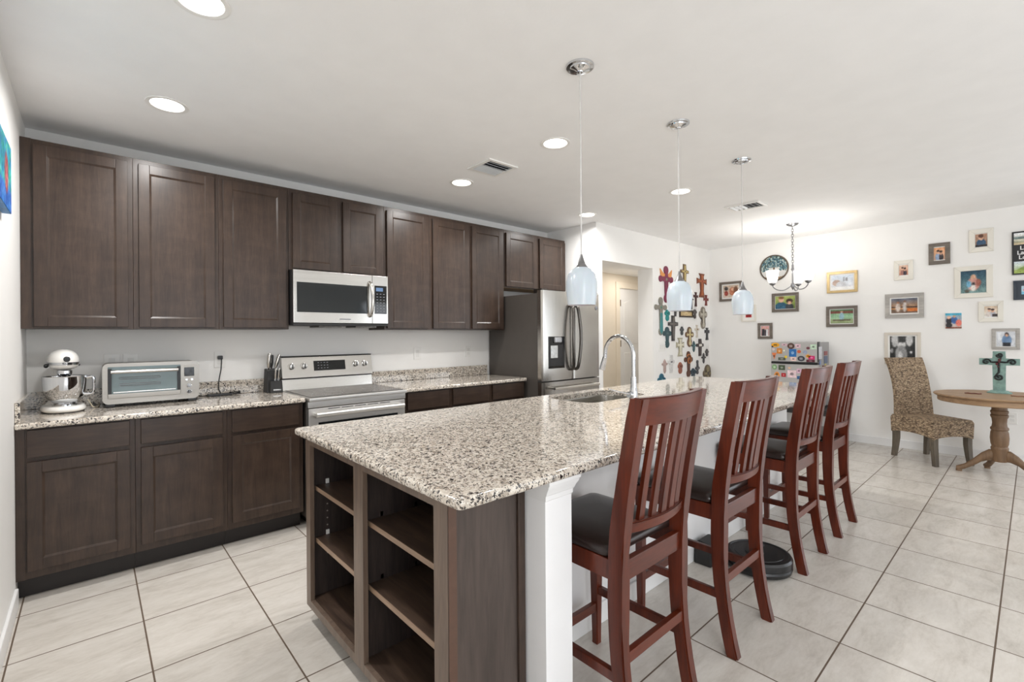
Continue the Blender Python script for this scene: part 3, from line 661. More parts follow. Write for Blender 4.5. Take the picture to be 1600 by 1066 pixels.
# ------------------------------------------------------------------ bar stools
def make_stool(label):
    t = thing('bar_stool', label, 'stool', (0, 0, 0), 'cherry bar stools along the island', local=True)
    W, D = 0.42, 0.40; ht = 0.61          # local: x 0..W, front at y=+D, back posts at y=0
    ps = 0.042
    def prof(z):                          # the back post's line: splayed foot, upright, raked top
        if z < 0.45: return -0.055*((0.45-z)/0.45)**2
        if z < 0.62: return 0.0
        return -0.085*((z-0.62)/0.53)**1.25
    def wd(z): return 0.05 if z > 0.55 else 0.05 - 0.006*(0.55-z)/0.55
    for sx in (0, 1):
        rings = []; x0 = 0 if sx == 0 else W-ps
        for k in range(17):
            z = 1.142*k/16; y = prof(z); h_ = (0.052 if 0.4 < z < 0.75 else 0.04 + 0.0*z)/2
            h_ = 0.024 + 0.005*math.exp(-((z-0.6)/0.2)**2)
            rings.append([(x0, y-h_, z), (x0+ps, y-h_, z), (x0+ps, y+h_, z), (x0, y+h_, z)])
        m = MB(); m.loft(rings); bmesh.ops.bevel(m.bm, geom=[e for e in m.bm.edges if abs((e.verts[0].co-e.verts[1].co).z) > 0.02], offset=0.005, segments=2, affect='EDGES')
        m.build('back_leg', CHERRY, t, sharp=45)
    for sx in (0, 1):
        x = 0.002 if sx == 0 else W-0.04
        m = MB(); m.loft([[(x+e, D-0.038+e, z), (x+0.038-e, D-0.038+e, z), (x+0.038-e, D-e, z), (x+e, D-e, z)] for z, e in ((0, 0.006), (0.01, 0.004), (0.3, 0.001), (0.61, 0))])
        bmesh.ops.bevel(m.bm, geom=[e for e in m.bm.edges if abs((e.verts[0].co-e.verts[1].co).z) > 0.02], offset=0.004, segments=2, affect='EDGES')
        m.build('front_leg', CHERRY, t, sharp=45)
    MB().box(0.04, W-0.04, -0.018, 0.006, 0.545, 0.612, 0.004).build('back_apron', CHERRY_H, t)
    MB().box(0.04, W-0.04, D-0.03, D-0.006, 0.545, 0.612, 0.004).build('front_apron', CHERRY_H, t)
    for x in (0.008, W-0.032): MB().box(x, x+0.024, 0.024, D-0.036, 0.545, 0.612, 0.004).build('side_apron', CHERRY, t)
    # upholstered seat: rounded slab, crowned
    rings = []; b = MB()
    for z, d in ((0.612, 0.004), (0.618, -0.004), (0.632, -0.008), (0.644, -0.003), (0.652, 0.012), (0.658, 0.05), (0.661, 0.12)):
        rings.append([(x, y, z) for x, y in rrect(0.01+d, W-0.01-d, 0.03+d*0.9, D+0.006-d, 0.03)])
    b.loft(rings); b.build('seat', LEATH, t, sharp=60)
    def curved(z0, z1, bow, tk, y_of, bevel=0.004, ext=0.0, bow_z=0):
        n = 12; rings = []
        for k in range(n+1):
            s_ = k/n; x = ps*0.6 + (W-ps*1.2)*s_ if not ext else 0.004 + (W-0.008)*s_
            c = 4*s_*(1-s_)*bow
            y0, y1 = y_of(z0)-c, y_of(z1)-c; zz = 4*s_*(1-s_)*bow_z
            rings.append([(x, y0-tk/2, z0+zz), (x, y0+tk/2, z0+zz), (x, y1+tk/2, z1+zz), (x, y1-tk/2, z1+zz)])
        m = MB(); m.loft(rings)
        bmesh.ops.bevel(m.bm, geom=[e for e in m.bm.edges if abs((e.verts[0].co-e.verts[1].co).x) > 0.01], offset=bevel, segments=2, affect='EDGES'); return m
    curved(1.055, 1.145, 0.034, 0.028, prof, ext=1).build('top_rail', CHERRY_H, t, sharp=45)
    curved(0.70, 0.737, 0.034, 0.026, prof).build('lower_rail', CHERRY_H, t, sharp=45)
    for k in range(5):
        s_ = (k+1)/6; x = ps + (W-2*ps)*s_; rings = []; c = 4*s_*(1-s_)*0.032
        for z in (0.722, 0.8, 0.9, 1.0, 1.07):
            y = prof(z) - c; w_ = 0.015
            rings.append([(x-w_, y-0.007, z), (x+w_, y-0.007, z), (x+w_, y+0.007, z), (x-w_, y+0.007, z)])
        m = MB(); m.loft(rings); m.build('back_slat', CHERRY, t, sharp=45)
    MB().box(0.03, W-0.03, -0.026, -0.004, 0.285, 0.322, 0.003).build('back_stretcher', CHERRY_H, t)
    MB().box(0.03, W-0.03, D-0.031, D-0.009, 0.145, 0.182, 0.003).build('front_stretcher', CHERRY_H, t)
    for x in (0.010, W-0.032): MB().bar((x+0.011, -0.012, 0.235), (x+0.011, D-0.03, 0.235), 0.034, 0.022, (0, 0, 1), 0.003).build('side_stretcher', CHERRY, t)
    return t
st0 = make_stool('cherry wood bar stool nearest the camera, beside the white island post')
for k, (x, y, lab) in enumerate(((1.535, -3.13, None), (2.262, -3.13, 'cherry wood bar stool second from the white post, in front of the robot vacuum'),
                                 (3.235, -3.105, 'cherry wood bar stool third from the white post, just past the robot vacuum'),
                                 (3.94, -3.105, 'cherry wood bar stool at the far end of the island, nearest the picture wall'))):
    s_ = st0 if k == 0 else copy_tree(st0)
    s_.location = (x, y, 0)
    if lab: s_['label'] = lab

# ------------------------------------------------------------------ robot vacuum and dock
t = thing('robot_vacuum', 'round black robot vacuum on the tiles behind the second stool', 'vacuum', (3.15, -2.965, 0))
c = (3.15, -2.965, 0)
MB().lathe([(0.0, 0.006), (0.15, 0.006), (0.165, 0.012), (0.17, 0.03), (0.167, 0.042), (0.17, 0.048), (0.17, 0.078), (0.162, 0.09), (0.15, 0.092), (0.148, 0.088), (0.128, 0.088), (0.126, 0.091), (0.0, 0.094)], c, 48, cap=False).build('body', BLK, t, sharp=25)
MB().lathe([(0.05, 0), (0.05, 0.004), (0.044, 0.006), (0.0, 0.006)], (3.13, -2.95, 0.0925), 28).build('top_button', BLKM, t)
MB().lathe([(0.02, 0), (0.018, 0.016), (0.008, 0.02), (0.005, 0.032), (0.0, 0.033)], (3.235, -2.945, 0.09), 20).build('sensor_turret', BLKM, t)
for s_ in (-1, 1): MB().lathe([(0.03, -0.01), (0.03, 0.01)], (3.15, -2.965+s_*0.11, 0.03), 20, axis='y').build('wheel', BLKM, t)
t = thing('charging_dock', 'black charging dock against the island wall beside the robot vacuum', 'dock', (3.0, -2.74, 0))
MB().hexa([(2.93,-2.79,0),(3.12,-2.79,0),(3.12,-2.69,0),(2.93,-2.69,0),(2.94,-2.78,0.105),(3.11,-2.78,0.105),(3.11,-2.69,0.12),(2.94,-2.69,0.12)], 0.008).build('tower', BLKM, t)
MB().hexa([(2.95,-2.79,0.1),(3.10,-2.79,0.1),(3.10,-2.70,0.115),(2.95,-2.70,0.115),(2.96,-2.785,0.116),(3.09,-2.785,0.116),(3.09,-2.705,0.128),(2.96,-2.705,0.128)], 0.004).build('lid', BLK, t)

# ------------------------------------------------------------------ ceiling fixtures
def make_down(label):
    t = thing('recessed_downlight', label, 'downlight', (0, 0, ZC), 'lit recessed downlights in the ceiling', local=True)
    MB().lathe([(0.098, 0.0), (0.098, -0.004), (0.09, -0.006), (0.078, -0.003), (0.074, 0.02), (0.074, 0.03), (0.082, 0.03), (0.082, 0.001)], (0, 0, 0), 36, cap=False).build('trim_ring', WPL, t)
    MB().lathe([(0.0736, 0.012), (0.05, 0.016), (0.0, 0.018), ], (0, 0, 0), 36, cap=False).build('lens', LENS, t)
    return t
d0 = make_down('recessed downlight at the top edge, above the aisle by the mixer side')
for k, (x, y) in enumerate(DOWN[:6]):
    d = d0 if k == 0 else copy_tree(d0); d.location = (x, y, ZC)
    d['label'] = ['lit downlight cut by the top edge of the photo, left part of the ceiling', 'lit downlight in front of the wall cabinets above the toaster oven',
                  'lit downlight just left of the nearest pendant cord, right of the square ceiling vent', 'lit downlight just below the square ceiling vent, near the cabinets',
                  'lit downlight crossed by the cord of the middle pendant', 'lit downlight nearest the refrigerator alcove corner'][k]
for (x0, x1, y0, y1, lab) in ((2.432, 2.712, -1.445, -1.178, 'small square white ceiling vent between two downlights'), (5.06, 5.3, -2.285, -1.96, 'rectangular white ceiling vent near the chandelier')):
    t = thing('ceiling_vent', lab, 'vent', ((x0+x1)/2, (y0+y1)/2, ZC), 'air vents in the ceiling')
    m = MB(); f = 0.03
    m.box(x0, x1, y0, y0+f, ZC-0.012, ZC, 0.003); m.box(x0, x1, y1-f, y1, ZC-0.012, ZC, 0.003); m.box(x0, x0+f, y0+f, y1-f, ZC-0.012, ZC, 0.003); m.box(x1-f, x1, y0+f, y1-f, ZC-0.012, ZC, 0.003)
    m.build('vent_frame', WPL, t)
    MB().box(x0+f, x1-f, y0+f, y1-f, ZC-0.002, ZC-0.0002).build('duct_opening', BLKM, t)
    n = 6
    for k in range(n):
        y = y0+f+(y1-y0-2*f)*(k+0.5)/n
        MB().bar((x0+f, y, ZC-0.008), (x1-f, y, ZC-0.008), 0.024, 0.002, (0, 0.8, 0.5 if k < n/2 else -0.5)).build('louvre', plain('grey_louvre', (196, 200, 204), 0.4), t)
# pendants
def make_pendant(label):
    t = thing('pendant_light', label, 'pendant', (0, 0, ZC), 'three pendant lights over the island', local=True)
    MB().lathe([(0.0, -0.03), (0.012, -0.03), (0.014, -0.026), (0.03, -0.02), (0.048, -0.016), (0.05, -0.01), (0.064, -0.008), (0.066, 0.0)], (0, 0, 0), 32, cap=False).build('canopy', CHROME, t)
    MB().tube([(0, 0, -0.028), (0, 0, -0.9)], 0.0035, 8).build('cord', plain('clear_cord', (214, 212, 210), 0.25), t)
    z = -0.892
    MB().lathe([(0.006, 0.0), (0.008, -0.012), (0.013, -0.028), (0.02, -0.045), (0.03, -0.06), (0.031, -0.066)], (0, 0, z), 28).build('socket_cone', NICK, t)
    zs = z-0.062; pr = [(0.03, 0), (0.05, -0.012), (0.064, -0.034), (0.072, -0.066), (0.0735, -0.095), (0.071, -0.13), (0.065, -0.178)]
    inn = [(r_-0.003, q) for r_, q in pr[::-1]]
    MB().lathe(pr+inn, (0, 0, zs), 36, cap=False).build('glass_shade', SHADE, t, sharp=60)
    return t
p0 = make_pendant('x')
for k, x in enumerate((2.032, 2.954, 3.876)):
    p = p0 if k == 0 else copy_tree(p0); p.location = (x, -2.6, ZC)
    p['label'] = ['nearest white glass pendant, hanging in front of the refrigerator', 'middle white glass pendant, hanging in front of the wall crosses', 'farthest white glass pendant, hanging near the chandelier'][k]
# chandelier
cx, cy = 6.406, -2.16
t = thing('chandelier', 'brushed nickel chandelier with three lit white glass shades', 'chandelier', (cx, cy, ZC))
MB().lathe([(0.0, -0.035), (0.02, -0.03), (0.05, -0.018), (0.064, -0.006), (0.065, 0)], (cx, cy, ZC), 28, cap=False).build('canopy', NICK, t)
m = MB(); nl = 15; zt, zb = ZC-0.03, 2.13
for k in range(nl):
    z = zt+(zb-zt)*(k+0.5)/nl; hl = (zt-zb)/nl*0.72; a = k % 2*PI/2; pts = []
    for q in range(13):
        an = 2*PI*q/12; pts.append((cx+0.011*math.cos(an)*math.cos(a), cy+0.011*math.cos(an)*math.sin(a), z+hl*math.sin(an)))
    m.tube(pts, 0.0028, 6, cap=False)
m.build('chain', NICK, t)
MB().lathe([(0.004, 2.15), (0.012, 2.13), (0.012, 2.1), (0.02, 2.085), (0.009, 2.06), (0.009, 1.93), (0.02, 1.91), (0.022, 1.885), (0.012, 1.865), (0.004, 1.845)], (cx, cy, 0), 20).build('column', NICK, t)
dirs = []
for base in (170, 290, 50):
    # arm directions in plan, measured from the line of sight so the three cups stand apart
    dirs.append(math.radians(base-48.5+0))
for ang in dirs:
    dx, dy = math.cos(ang), math.sin(ang); pts = []
    for r_, z in ((0.012, 1.9), (0.05, 1.865), (0.1, 1.842), (0.16, 1.85), (0.2, 1.88), (0.21, 1.91)): pts.append((cx+dx*r_, cy+dy*r_, z))
    a_ = MB().tube(smooth_path(pts, 5), 0.006, 8).build('arm', NICK, t)
    c_ = (cx+dx*0.21, cy+dy*0.21, 0)
    MB().lathe([(0.008, 1.9), (0.03, 1.915), (0.034, 1.93), (0.02, 1.935)], c_, 20).build('cup', NICK, a_)
    pr = [(0.026, 1.925), (0.042, 1.94), (0.054, 1.97), (0.06, 2.01), (0.066, 2.06), (0.072, 2.078)]
    MB().lathe(pr+[(r_-0.003, z) for r_, z in pr[::-1]], c_, 28, cap=False).build('glass_shade', LITGL, a_, sharp=60)
    l = bpy.data.lights.new('chandelier_bulb', 'POINT'); l.energy = 5.5; l.color = (1, 0.96, 0.9); l.shadow_soft_size = 0.03
    lo = bpy.data.objects.new('chandelier_bulb', l); lo.location = (c_[0], c_[1], 2.085); COL.objects.link(lo)

# ------------------------------------------------------------------ small things on the counter
ZK = 0.9145
# stand mixer, head towards the room
t = thing('stand_mixer', 'white stand mixer with polished steel bowl in the counter corner', 'mixer', (0.165, -0.21, ZK), rz=math.radians(8), local=True)
t.scale = (0.92, 0.92, 1.0)
def oval(rx, ry0, ry1, z, n=32, p=2.4):
    out = []
    for k in range(n):
        a = 2*PI*k/n; c_, s_ = math.cos(a), math.sin(a)
        x = rx*math.copysign(abs(c_)**(2/p), c_); y = (ry1 if s_ > 0 else ry0)*math.copysign(abs(s_)**(2/p), s_); out.append((x, y, z))
    return out
b = MB(); b.loft([oval(0.1, 0.17, 0.13, 0.004), oval(0.108, 0.178, 0.138, 0.012), oval(0.108, 0.178, 0.138, 0.022), oval(0.1, 0.17, 0.13, 0.034), oval(0.09, 0.155, 0.12, 0.038)])
b.build('base', WHITEEN, t, sharp=50)
MB().loft([oval(0.1, 0.17, 0.13, 0.0), oval(0.1, 0.17, 0.13, 0.0045)]).build('foot_pad', BLKM, t)
rings = []
for z, rx, y0, y1 in ((0.03, 0.085, 0.03, 0.125), (0.06, 0.06, 0.05, 0.115), (0.14, 0.045, 0.055, 0.11), (0.22, 0.045, 0.045, 0.115), (0.25, 0.05, 0.03, 0.12)):
    yc, hy = (y0+y1)/2, (y1-y0)/2; rings.append([(x, y+yc, zz) for x, y, zz in oval(rx, hy, hy, z)])
b = MB(); b.loft(rings); b.build('pedestal', WHITEEN, t, sharp=50)
def head_ring(z, rx, yf_, yb_, p=2.3): return [(x, y-0.02, zz) for x, y, zz in oval(rx, yf_, yb_, z, 40, p)]
MB().loft([head_ring(*q) for q in ((0.25, 0.05, 0.125, 0.115), (0.256, 0.062, 0.14, 0.128), (0.268, 0.070, 0.15, 0.14), (0.285, 0.073, 0.154, 0.144), (0.305, 0.073, 0.154, 0.144), (0.322, 0.069, 0.148, 0.138), (0.338, 0.060, 0.135, 0.124), (0.35, 0.047, 0.112, 0.102), (0.359, 0.028, 0.075, 0.07), (0.363, 0.008, 0.025, 0.025))]).build('motor_head', WHITEEN, t, sharp=60)
band = MB().loft([head_ring(*q) for q in ((0.2735, 0.0715, 0.152, 0.142), (0.2745, 0.0735, 0.155, 0.145), (0.289, 0.0755, 0.157, 0.147), (0.290, 0.073, 0.154, 0.144))], cap=False).build('trim_band', CHROME, t, label='silver trim band')
MB().lathe([(0.016, 0), (0.016, -0.012), (0.012, -0.015), (0.0, -0.016)], (0.0, -0.165, 0.308), 20, axis='y').build('hub_knob', BLK, t)
MB().sphere((-0.08, -0.03, 0.268), 0.012).build('speed_knob', BLK, t)
MB().sphere((0.08, 0.03, 0.268), 0.008).build('lock_knob', BLK, t)
MB().lathe([(0.034, 0.243), (0.036, 0.238), (0.036, 0.222), (0.03, 0.215), (0.014, 0.212), (0.01, 0.16), (0.0, 0.158)], (0, -0.08, 0), 24, cap=False).build('beater_shaft', CHROME, t)
pr = [(0.05, 0.04), (0.052, 0.055), (0.066, 0.066), (0.088, 0.09), (0.1, 0.13), (0.104, 0.17), (0.105, 0.205), (0.109, 0.209)]
bw = MB().lathe(pr+[(r_-0.003, z) for r_, z in pr[::-1][:-2]]+[(0.0, 0.06)], (0, -0.075, 0), 40, cap=False).build('bowl', CHROME, t, sharp=60)
MB().tube(smooth_path([(0.1, -0.09, 0.195), (0.132, -0.1, 0.195), (0.137, -0.1, 0.15), (0.132, -0.1, 0.1), (0.09, -0.09, 0.098)], 5), [0.009]*21, 10).build('bowl_handle', CHROME, bw)
MB().lathe([(0.06, 0.036), (0.06, 0.044), (0.05, 0.048)], (0, -0.075, 0), 28).build('bowl_clamp', CHROME, t)
def text_mesh(name, body, size, mat, parent, loc, xdir, zdir, ext=0.0006, bold=0.0):
    c_ = bpy.data.curves.new(name, 'FONT'); c_.body = body; c_.size = size; c_.extrude = ext; c_.align_x = 'CENTER'; c_.align_y = 'CENTER'; c_.offset = bold
    tmp = bpy.data.objects.new('tmp_text', c_); COL.objects.link(tmp); bpy.context.view_layer.update()
    me = bpy.data.meshes.new_from_object(tmp); bpy.data.objects.remove(tmp)
    x, z = Vector(xdir).normalized(), Vector(zdir).normalized(); n = x.cross(z)
    sh = ORG.get(parent.name, Vector())
    mt = Matrix((x, z, n)).transposed().to_4x4(); mt.translation = Vector(loc) - sh
    me.transform(mt); me.materials.clear(); me.materials.append(mat); me.name = name
    return obj(name, me, parent)
text_mesh('band_lettering', 'KitchenAid', 0.015, BLK, band, (0.012, -0.1785, 0.282), (1, 0.06, 0), (0, 0, 1))
# mixer cord
solo(MB().tube(smooth_path([(0.275, -0.15, ZK+0.05), (0.285, -0.18, ZK+0.03), (0.30, -0.2, ZK+0.006), (0.323, -0.15, ZK+0.005), (0.328, -0.03, ZK+0.005)], 6), 0.003, 8), 'power_cord', plain('cream_cord', (222, 208, 184), 0.5), 'cream power cord on the counter between mixer and toaster oven', 'cord')
# toaster oven
t = thing('toaster_oven', 'stainless countertop toaster oven with glass door and digital display', 'toaster oven', (0.59, -0.16, ZK))
xa, xb, y0, y1, z0, z1 = 0.342, 0.835, -0.27, -0.035, ZK+0.022, ZK+0.268
b = MB(); rg = rrect(xa, xb, z0, z1, 0.03)
TST = steel('toaster_steel', (158, 153, 146), 0.32, 'x')
b.loft([[(x, y, z) for x, z in rg] for y in (y1, y0+0.002)]); b.build('casing', TST, t, sharp=50)
b = MB(); outer = rrect(xa-0.002, xb+0.002, z0-0.002, z1+0.002, 0.032); inner = rrect(xa+0.022, xb-0.1, z0+0.03, z1-0.016, 0.012)
b.loft([[(x, y, z) for x, z in outer] for y in (y0+0.02, y0-0.004)], cap=False)
e = []; bm_ = b.bm; bm_.verts.ensure_lookup_table(); n = len(outer); O_ = [bm_.verts[n+k] for k in range(n)]; I_ = [bm_.verts.new((x, y0-0.004, z)) for x, z in inner]
I2 = [bm_.verts.new((x, y0+0.012, z)) for x, z in inner]
for L in (O_, I_):
    for k in range(len(L)): e.append(bm_.edges.get((L[k], L[(k+1) % len(L)])) or bm_.edges.new((L[k], L[(k+1) % len(L)])))
bmesh.ops.triangle_fill(bm_, use_beauty=True, edges=e)
for k in range(len(I_)): bm_.faces.new((I_[k], I_[(k+1) % len(I_)], I2[(k+1) % len(I_)], I2[k]))
fr = b.build('front_frame', TST, t, sharp=40)
d = MB().box(xa+0.024, xb-0.102, y0-0.003, y0+0.004, z0+0.033, z1-0.02).build('oven_door', plain('smoked_oven_glass', (92, 108, 108), 0.05, var=0.05), t)
MB().box(xa+0.024, xb-0.102, y0-0.008, y0-0.002, z0+0.031, z0+0.06, 0.002).build('door_sill', TST, d)
MB().box(xa+0.024, xa+0.042, y0-0.006, y0-0.002, z0+0.06, z1-0.03).build('door_stile', BLK, d); MB().box(xb-0.12, xb-0.102, y0-0.006, y0-0.002, z0+0.06, z1-0.03).build('door_stile', BLK, d)
m = MB(); m.tube([(xa+0.04, y0-0.03, z1-0.05), (xb-0.118, y0-0.03, z1-0.05)], 0.011, 14)
for x in (xa+0.045, xb-0.123): m.box(x-0.008, x+0.008, y0-0.03, y0-0.002, z1-0.058, z1-0.042, 0.002)
m.build('door_handle', STL, d)
for z in (z0+0.115, z0+0.155):
    m = MB(); m.tube([(xa+0.085, y0-0.0035, z-0.006), (xa+0.28, y0-0.0035, z-0.006), (xa+0.283, y0-0.0035, z), (xa+0.28, y0-0.0035, z+0.006), (xa+0.085, y0-0.0035, z+0.006), (xa+0.08, y0-0.0035, z), (xa+0.085, y0-0.0035, z-0.006)], 0.0022, 6); m.build('heating_element', GREYP, d)
MB().box(xa+0.05, xb-0.128, y0-0.0045, y0-0.002, z0+0.066, z0+0.072).build('wire_rack', STL, d)
MB().box(xb-0.082, xb-0.026, y0-0.008, y0-0.002, z1-0.098, z1-0.04, 0.002).build('display', BLKG, t)
for k, z in enumerate((z0+0.045, z0+0.085, z0+0.125)):
    for x in ((xb-0.055,) if k < 2 else (xb-0.07, xb-0.04)):
        MB().lathe([(0.016 if k < 2 else 0.009, 0), (0.015 if k < 2 else 0.009, -0.014), (0.012 if k < 2 else 0.006, -0.016), (0, -0.016)], (x, y0-0.003, z), 22, axis='y').build('dial' if k < 2 else 'button', CHROME, t)
for x in (xa+0.035, xb-0.035):
    for y in (y0+0.03, y1-0.03): MB().box(x-0.025, x+0.025, y-0.02, y+0.02, ZK, z0+0.001, 0.004).build('foot', BLK, t)
# charging hub with its cord and plug
t = thing('charging_cable', 'black plug and cable from the wall outlet to a black brick on the counter', 'cable', (1.03, -0.06, ZK))
MB().box(0.915, 1.07, -0.1, -0.045, ZK, ZK+0.016, 0.004).build('power_brick', BLK, t)
MB().box(0.99, 1.022, -0.035, -0.008, 1.178, 1.204, 0.004).build('plug', BLK, t)
MB().tube(smooth_path([(1.012, -0.03, 1.185), (1.012, -0.034, 1.16), (1.008, -0.034, 1.1), (0.996, -0.034, 1.03), (0.992, -0.036, 0.97), (1.0, -0.05, 0.935), (1.0, -0.062, ZK+0.014)], 5), 0.0038, 8).build('cable', BLK, t)
pts = [(1.06, -0.07, ZK+0.008)]
for k in range(20): pts.append((1.09+0.035*math.cos(k*0.7), -0.075+0.022*math.sin(k*0.7), ZK+0.006+0.001*k))
MB().tube(smooth_path(pts, 3), 0.0035, 6).build('cable_coil', BLK, t)
MB().tube(smooth_path([(0.92, -0.07, ZK+0.008), (0.88, -0.06, ZK+0.006), (0.845, -0.03, ZK+0.02)], 5), 0.0035, 6).build('cable', BLK, t)
# knife block
t = thing('knife_block', 'black knife block beside the range', 'knife block', (1.345, -0.12, ZK))
MB().hexa([(1.29,-0.15,ZK),(1.39,-0.15,ZK),(1.39,-0.045,ZK),(1.29,-0.045,ZK),(1.30,-0.125,ZK+0.165),(1.38,-0.125,ZK+0.165),(1.38,-0.04,ZK+0.18),(1.30,-0.04,ZK+0.18)], 0.004).build('block', BLKM, t)
fb = MB().hexa([(1.305,-0.19,ZK),(1.395,-0.19,ZK),(1.395,-0.151,ZK),(1.305,-0.151,ZK),(1.308,-0.18,ZK+0.09),(1.392,-0.18,ZK+0.09),(1.392,-0.145,ZK+0.095),(1.308,-0.145,ZK+0.095)], 0.003).build('front_block', BLKM, t)
MB().box(1.325, 1.38, -0.1915, -0.187, ZK+0.018, ZK+0.028).build('maker_plate', CHROME, fb)
kn = [(1.315, -0.1, 0.17, 0.13, 0.017, 'steel chef knife with broad handle, leftmost in the knife block', 'v'), (1.338, -0.085, 0.172, 0.115, 0.012, 'black handled knife at the back of the knife block', 'b'), (1.362, -0.1, 0.17, 0.12, 0.014, 'steel handled knife tilted right at the top of the knife block', 'r'),
      (1.345, -0.163, 0.088, 0.1, 0.009, 'steak knife in the left slot of the front of the knife block', 's'), (1.368, -0.163, 0.088, 0.1, 0.009, 'steak knife in the right slot of the front of the knife block', 's')]
for x, y, zb, L, r_, lab, kd in kn:
    t = thing('kitchen_knife', lab, 'knife', (x, y, ZK+zb), 'knives in the black block')
    tx = 0.03 if kd == 'r' else 0.006
    z = ZK+zb
    MB().bar((x, y, z-0.004), (x+tx*0.1, y-0.002, z+0.02), 0.014, 0.006, (1, 0, 0), 0.001).build('bolster', CHROME, t)
    MB().tube(smooth_path([(x+tx*0.1, y-0.002, z+0.018), (x+tx*0.5, y-0.006, z+L*0.5), (x+tx, y-0.012, z+L)], 5), [r_*0.62, r_*0.7, r_*0.8, r_*0.9, r_, r_, r_, r_*0.95, r_*0.9, r_*0.85, r_*0.6], 12).build('handle', BLK if kd == 'b' else STLV, t)
    if kd != 'b': MB().bar((x+tx*0.2+0.004, y-0.004-r_*0.2, z+0.03), (x+tx*0.9+0.004, y-0.011-r_*0.2, z+L*0.9), 0.006, r_*1.6, (1, 0, 0)).build('handle_scale', BLK, t)

# ------------------------------------------------------------------ outlets and switches
def plate(c, rv, nv, w_, h_, label, cat='outlet', slots=2, gang=1):
    c, rv, nv = Vector(c), Vector(rv), Vector(nv); upv = Vector((0, 0, 1))
    t = thing('wall_outlet' if cat == 'outlet' else 'light_switch', label, cat, tuple(c), 'white wall plates')
    MB().prism([(-w_/2, -h_/2), (w_/2, -h_/2), (w_/2, h_/2), (-w_/2, h_/2)], c+nv*0.0005, rv, upv, nv*0.006, 0.002).build('cover_plate', WPL, t)
    for g in range(gang):
        gx = (g-(gang-1)/2)*0.046
        for k in range(slots):
            z = (k-(slots-1)/2)*0.04; hh = 0.014 if slots > 1 else 0.033
            MB().prism([(gx-0.0165, z-hh), (gx+0.0165, z-hh), (gx+0.0165, z+hh), (gx-0.0165, z+hh)], c+nv*0.006, rv, upv, nv*0.002, 0.001).build('socket' if cat == 'outlet' else 'rocker', plain('ivory_plastic', (226, 225, 222), 0.3), t)
BX, BN = (1, 0, 0), (0, -1, 0)
plate((0.393, -0.001, 1.175), BX, BN, 0.08, 0.12, 'white outlet plate above the toaster oven, nearer the mixer')
plate((0.489, -0.001, 1.173), BX, BN, 0.08, 0.12, 'white outlet plate above the middle of the toaster oven')
plate((1.008, -0.001, 1.175), BX, BN, 0.072, 0.118, 'white outlet plate with the black plug, left of the knife block')
plate((2.69, -0.001, 1.168), BX, BN, 0.078, 0.118, 'white outlet plate on the backsplash wall just right of the range', slots=1)
plate((3.31, -0.001, 1.17), BX, BN, 0.07, 0.118, 'white outlet plate on the backsplash wall near the refrigerator')
plate((X2-0.001, -3.865, 0.458), (0, -1, 0), (-1, 0, 0), 0.07, 0.115, 'white outlet plate low on the wall behind the oak table')
plate((5.95, YW-0.001, 1.17), BX, BN, 0.16, 0.115, 'white switch plate left of the lower wall crosses', 'switch', 1, 3)

# ------------------------------------------------------------------ pictures
def paint(layers, bg0, bg1):
    """layers: ('e', cx, cy, rx, ry, rgb) ellipses or ('r', x0, y0, x1, y1, rgb) rectangles over a two-colour ground."""
    def f(u, v):
        c = [a+(b-a)*v for a, b in zip(bg0, bg1)]
        for L in layers:
            if L[0] == 'e':
                if ((u-L[1])/L[3])**2 + ((v-L[2])/L[4])**2 <= 1: c = L[5]
            elif L[1] <= u <= L[3] and L[2] <= v <= L[4]: c = L[5]
        return c
    return f
def picture_mesh(name, c, rv, nv, w_, h_, fn, parent, nx=36, ny=36, noise=12):
    c, rv, nv = Vector(c), Vector(rv), Vector(nv); sh = ORG.get(parent.name, Vector()) if parent else Vector()
    vs, fs, cols = [], [], []
    for j in range(ny+1):
        for i in range(nx+1): vs.append(c + rv*(w_*(i/nx-0.5)) + Vector((0, 0, 1))*(h_*(j/ny-0.5)) - sh)
    gx, gy = 7, 6; lf = [[R.uniform(-1, 1)*noise*1.8 for _ in range(gx+1)] for _ in range(gy+1)]
    def low(u, v):
        x, y = u*gx, v*gy; i0, j0 = min(int(x), gx-1), min(int(y), gy-1); a, b = x-i0, y-j0
        return (lf[j0][i0]*(1-a)+lf[j0][i0+1]*a)*(1-b) + (lf[j0+1][i0]*(1-a)+lf[j0+1][i0+1]*a)*b
    raw = [[fn((i+0.5)/nx, (j+0.5)/ny) for i in range(nx)] for j in range(ny)]
    for j in range(ny):
        for i in range(nx):
            a = j*(nx+1)+i; fs.append((a, a+1, a+nx+2, a+nx+1))
            acc = [0, 0, 0]; wsum = 0
            for dj in (-1, 0, 1):
                for di in (-1, 0, 1):
                    if 0 <= i+di < nx and 0 <= j+dj < ny:
                        w_ = (3 if not di and not dj else 1) if noise else 0.001+(not di and not dj)*1000
                        wsum += w_; acc = [p_+q_*w_ for p_, q_ in zip(acc, raw[j+dj][i+di])]
            l_ = low((i+0.5)/nx, (j+0.5)/ny); q = R.uniform(-noise, noise)*1.3
            cols.append(srgb(*[min(255, max(0, x/wsum+q+l_)) for x in acc]))
    me = bpy.data.meshes.new(name); me.from_pydata([tuple(v) for v in vs], [], fs)
    at = me.color_attributes.new('col', 'FLOAT_COLOR', 'CORNER')
    for p, k in zip(me.polygons, cols):
        for li in p.loop_indices: at.data[li].color = k
    me.materials.append(PRINT)
    return obj(name, me, parent)
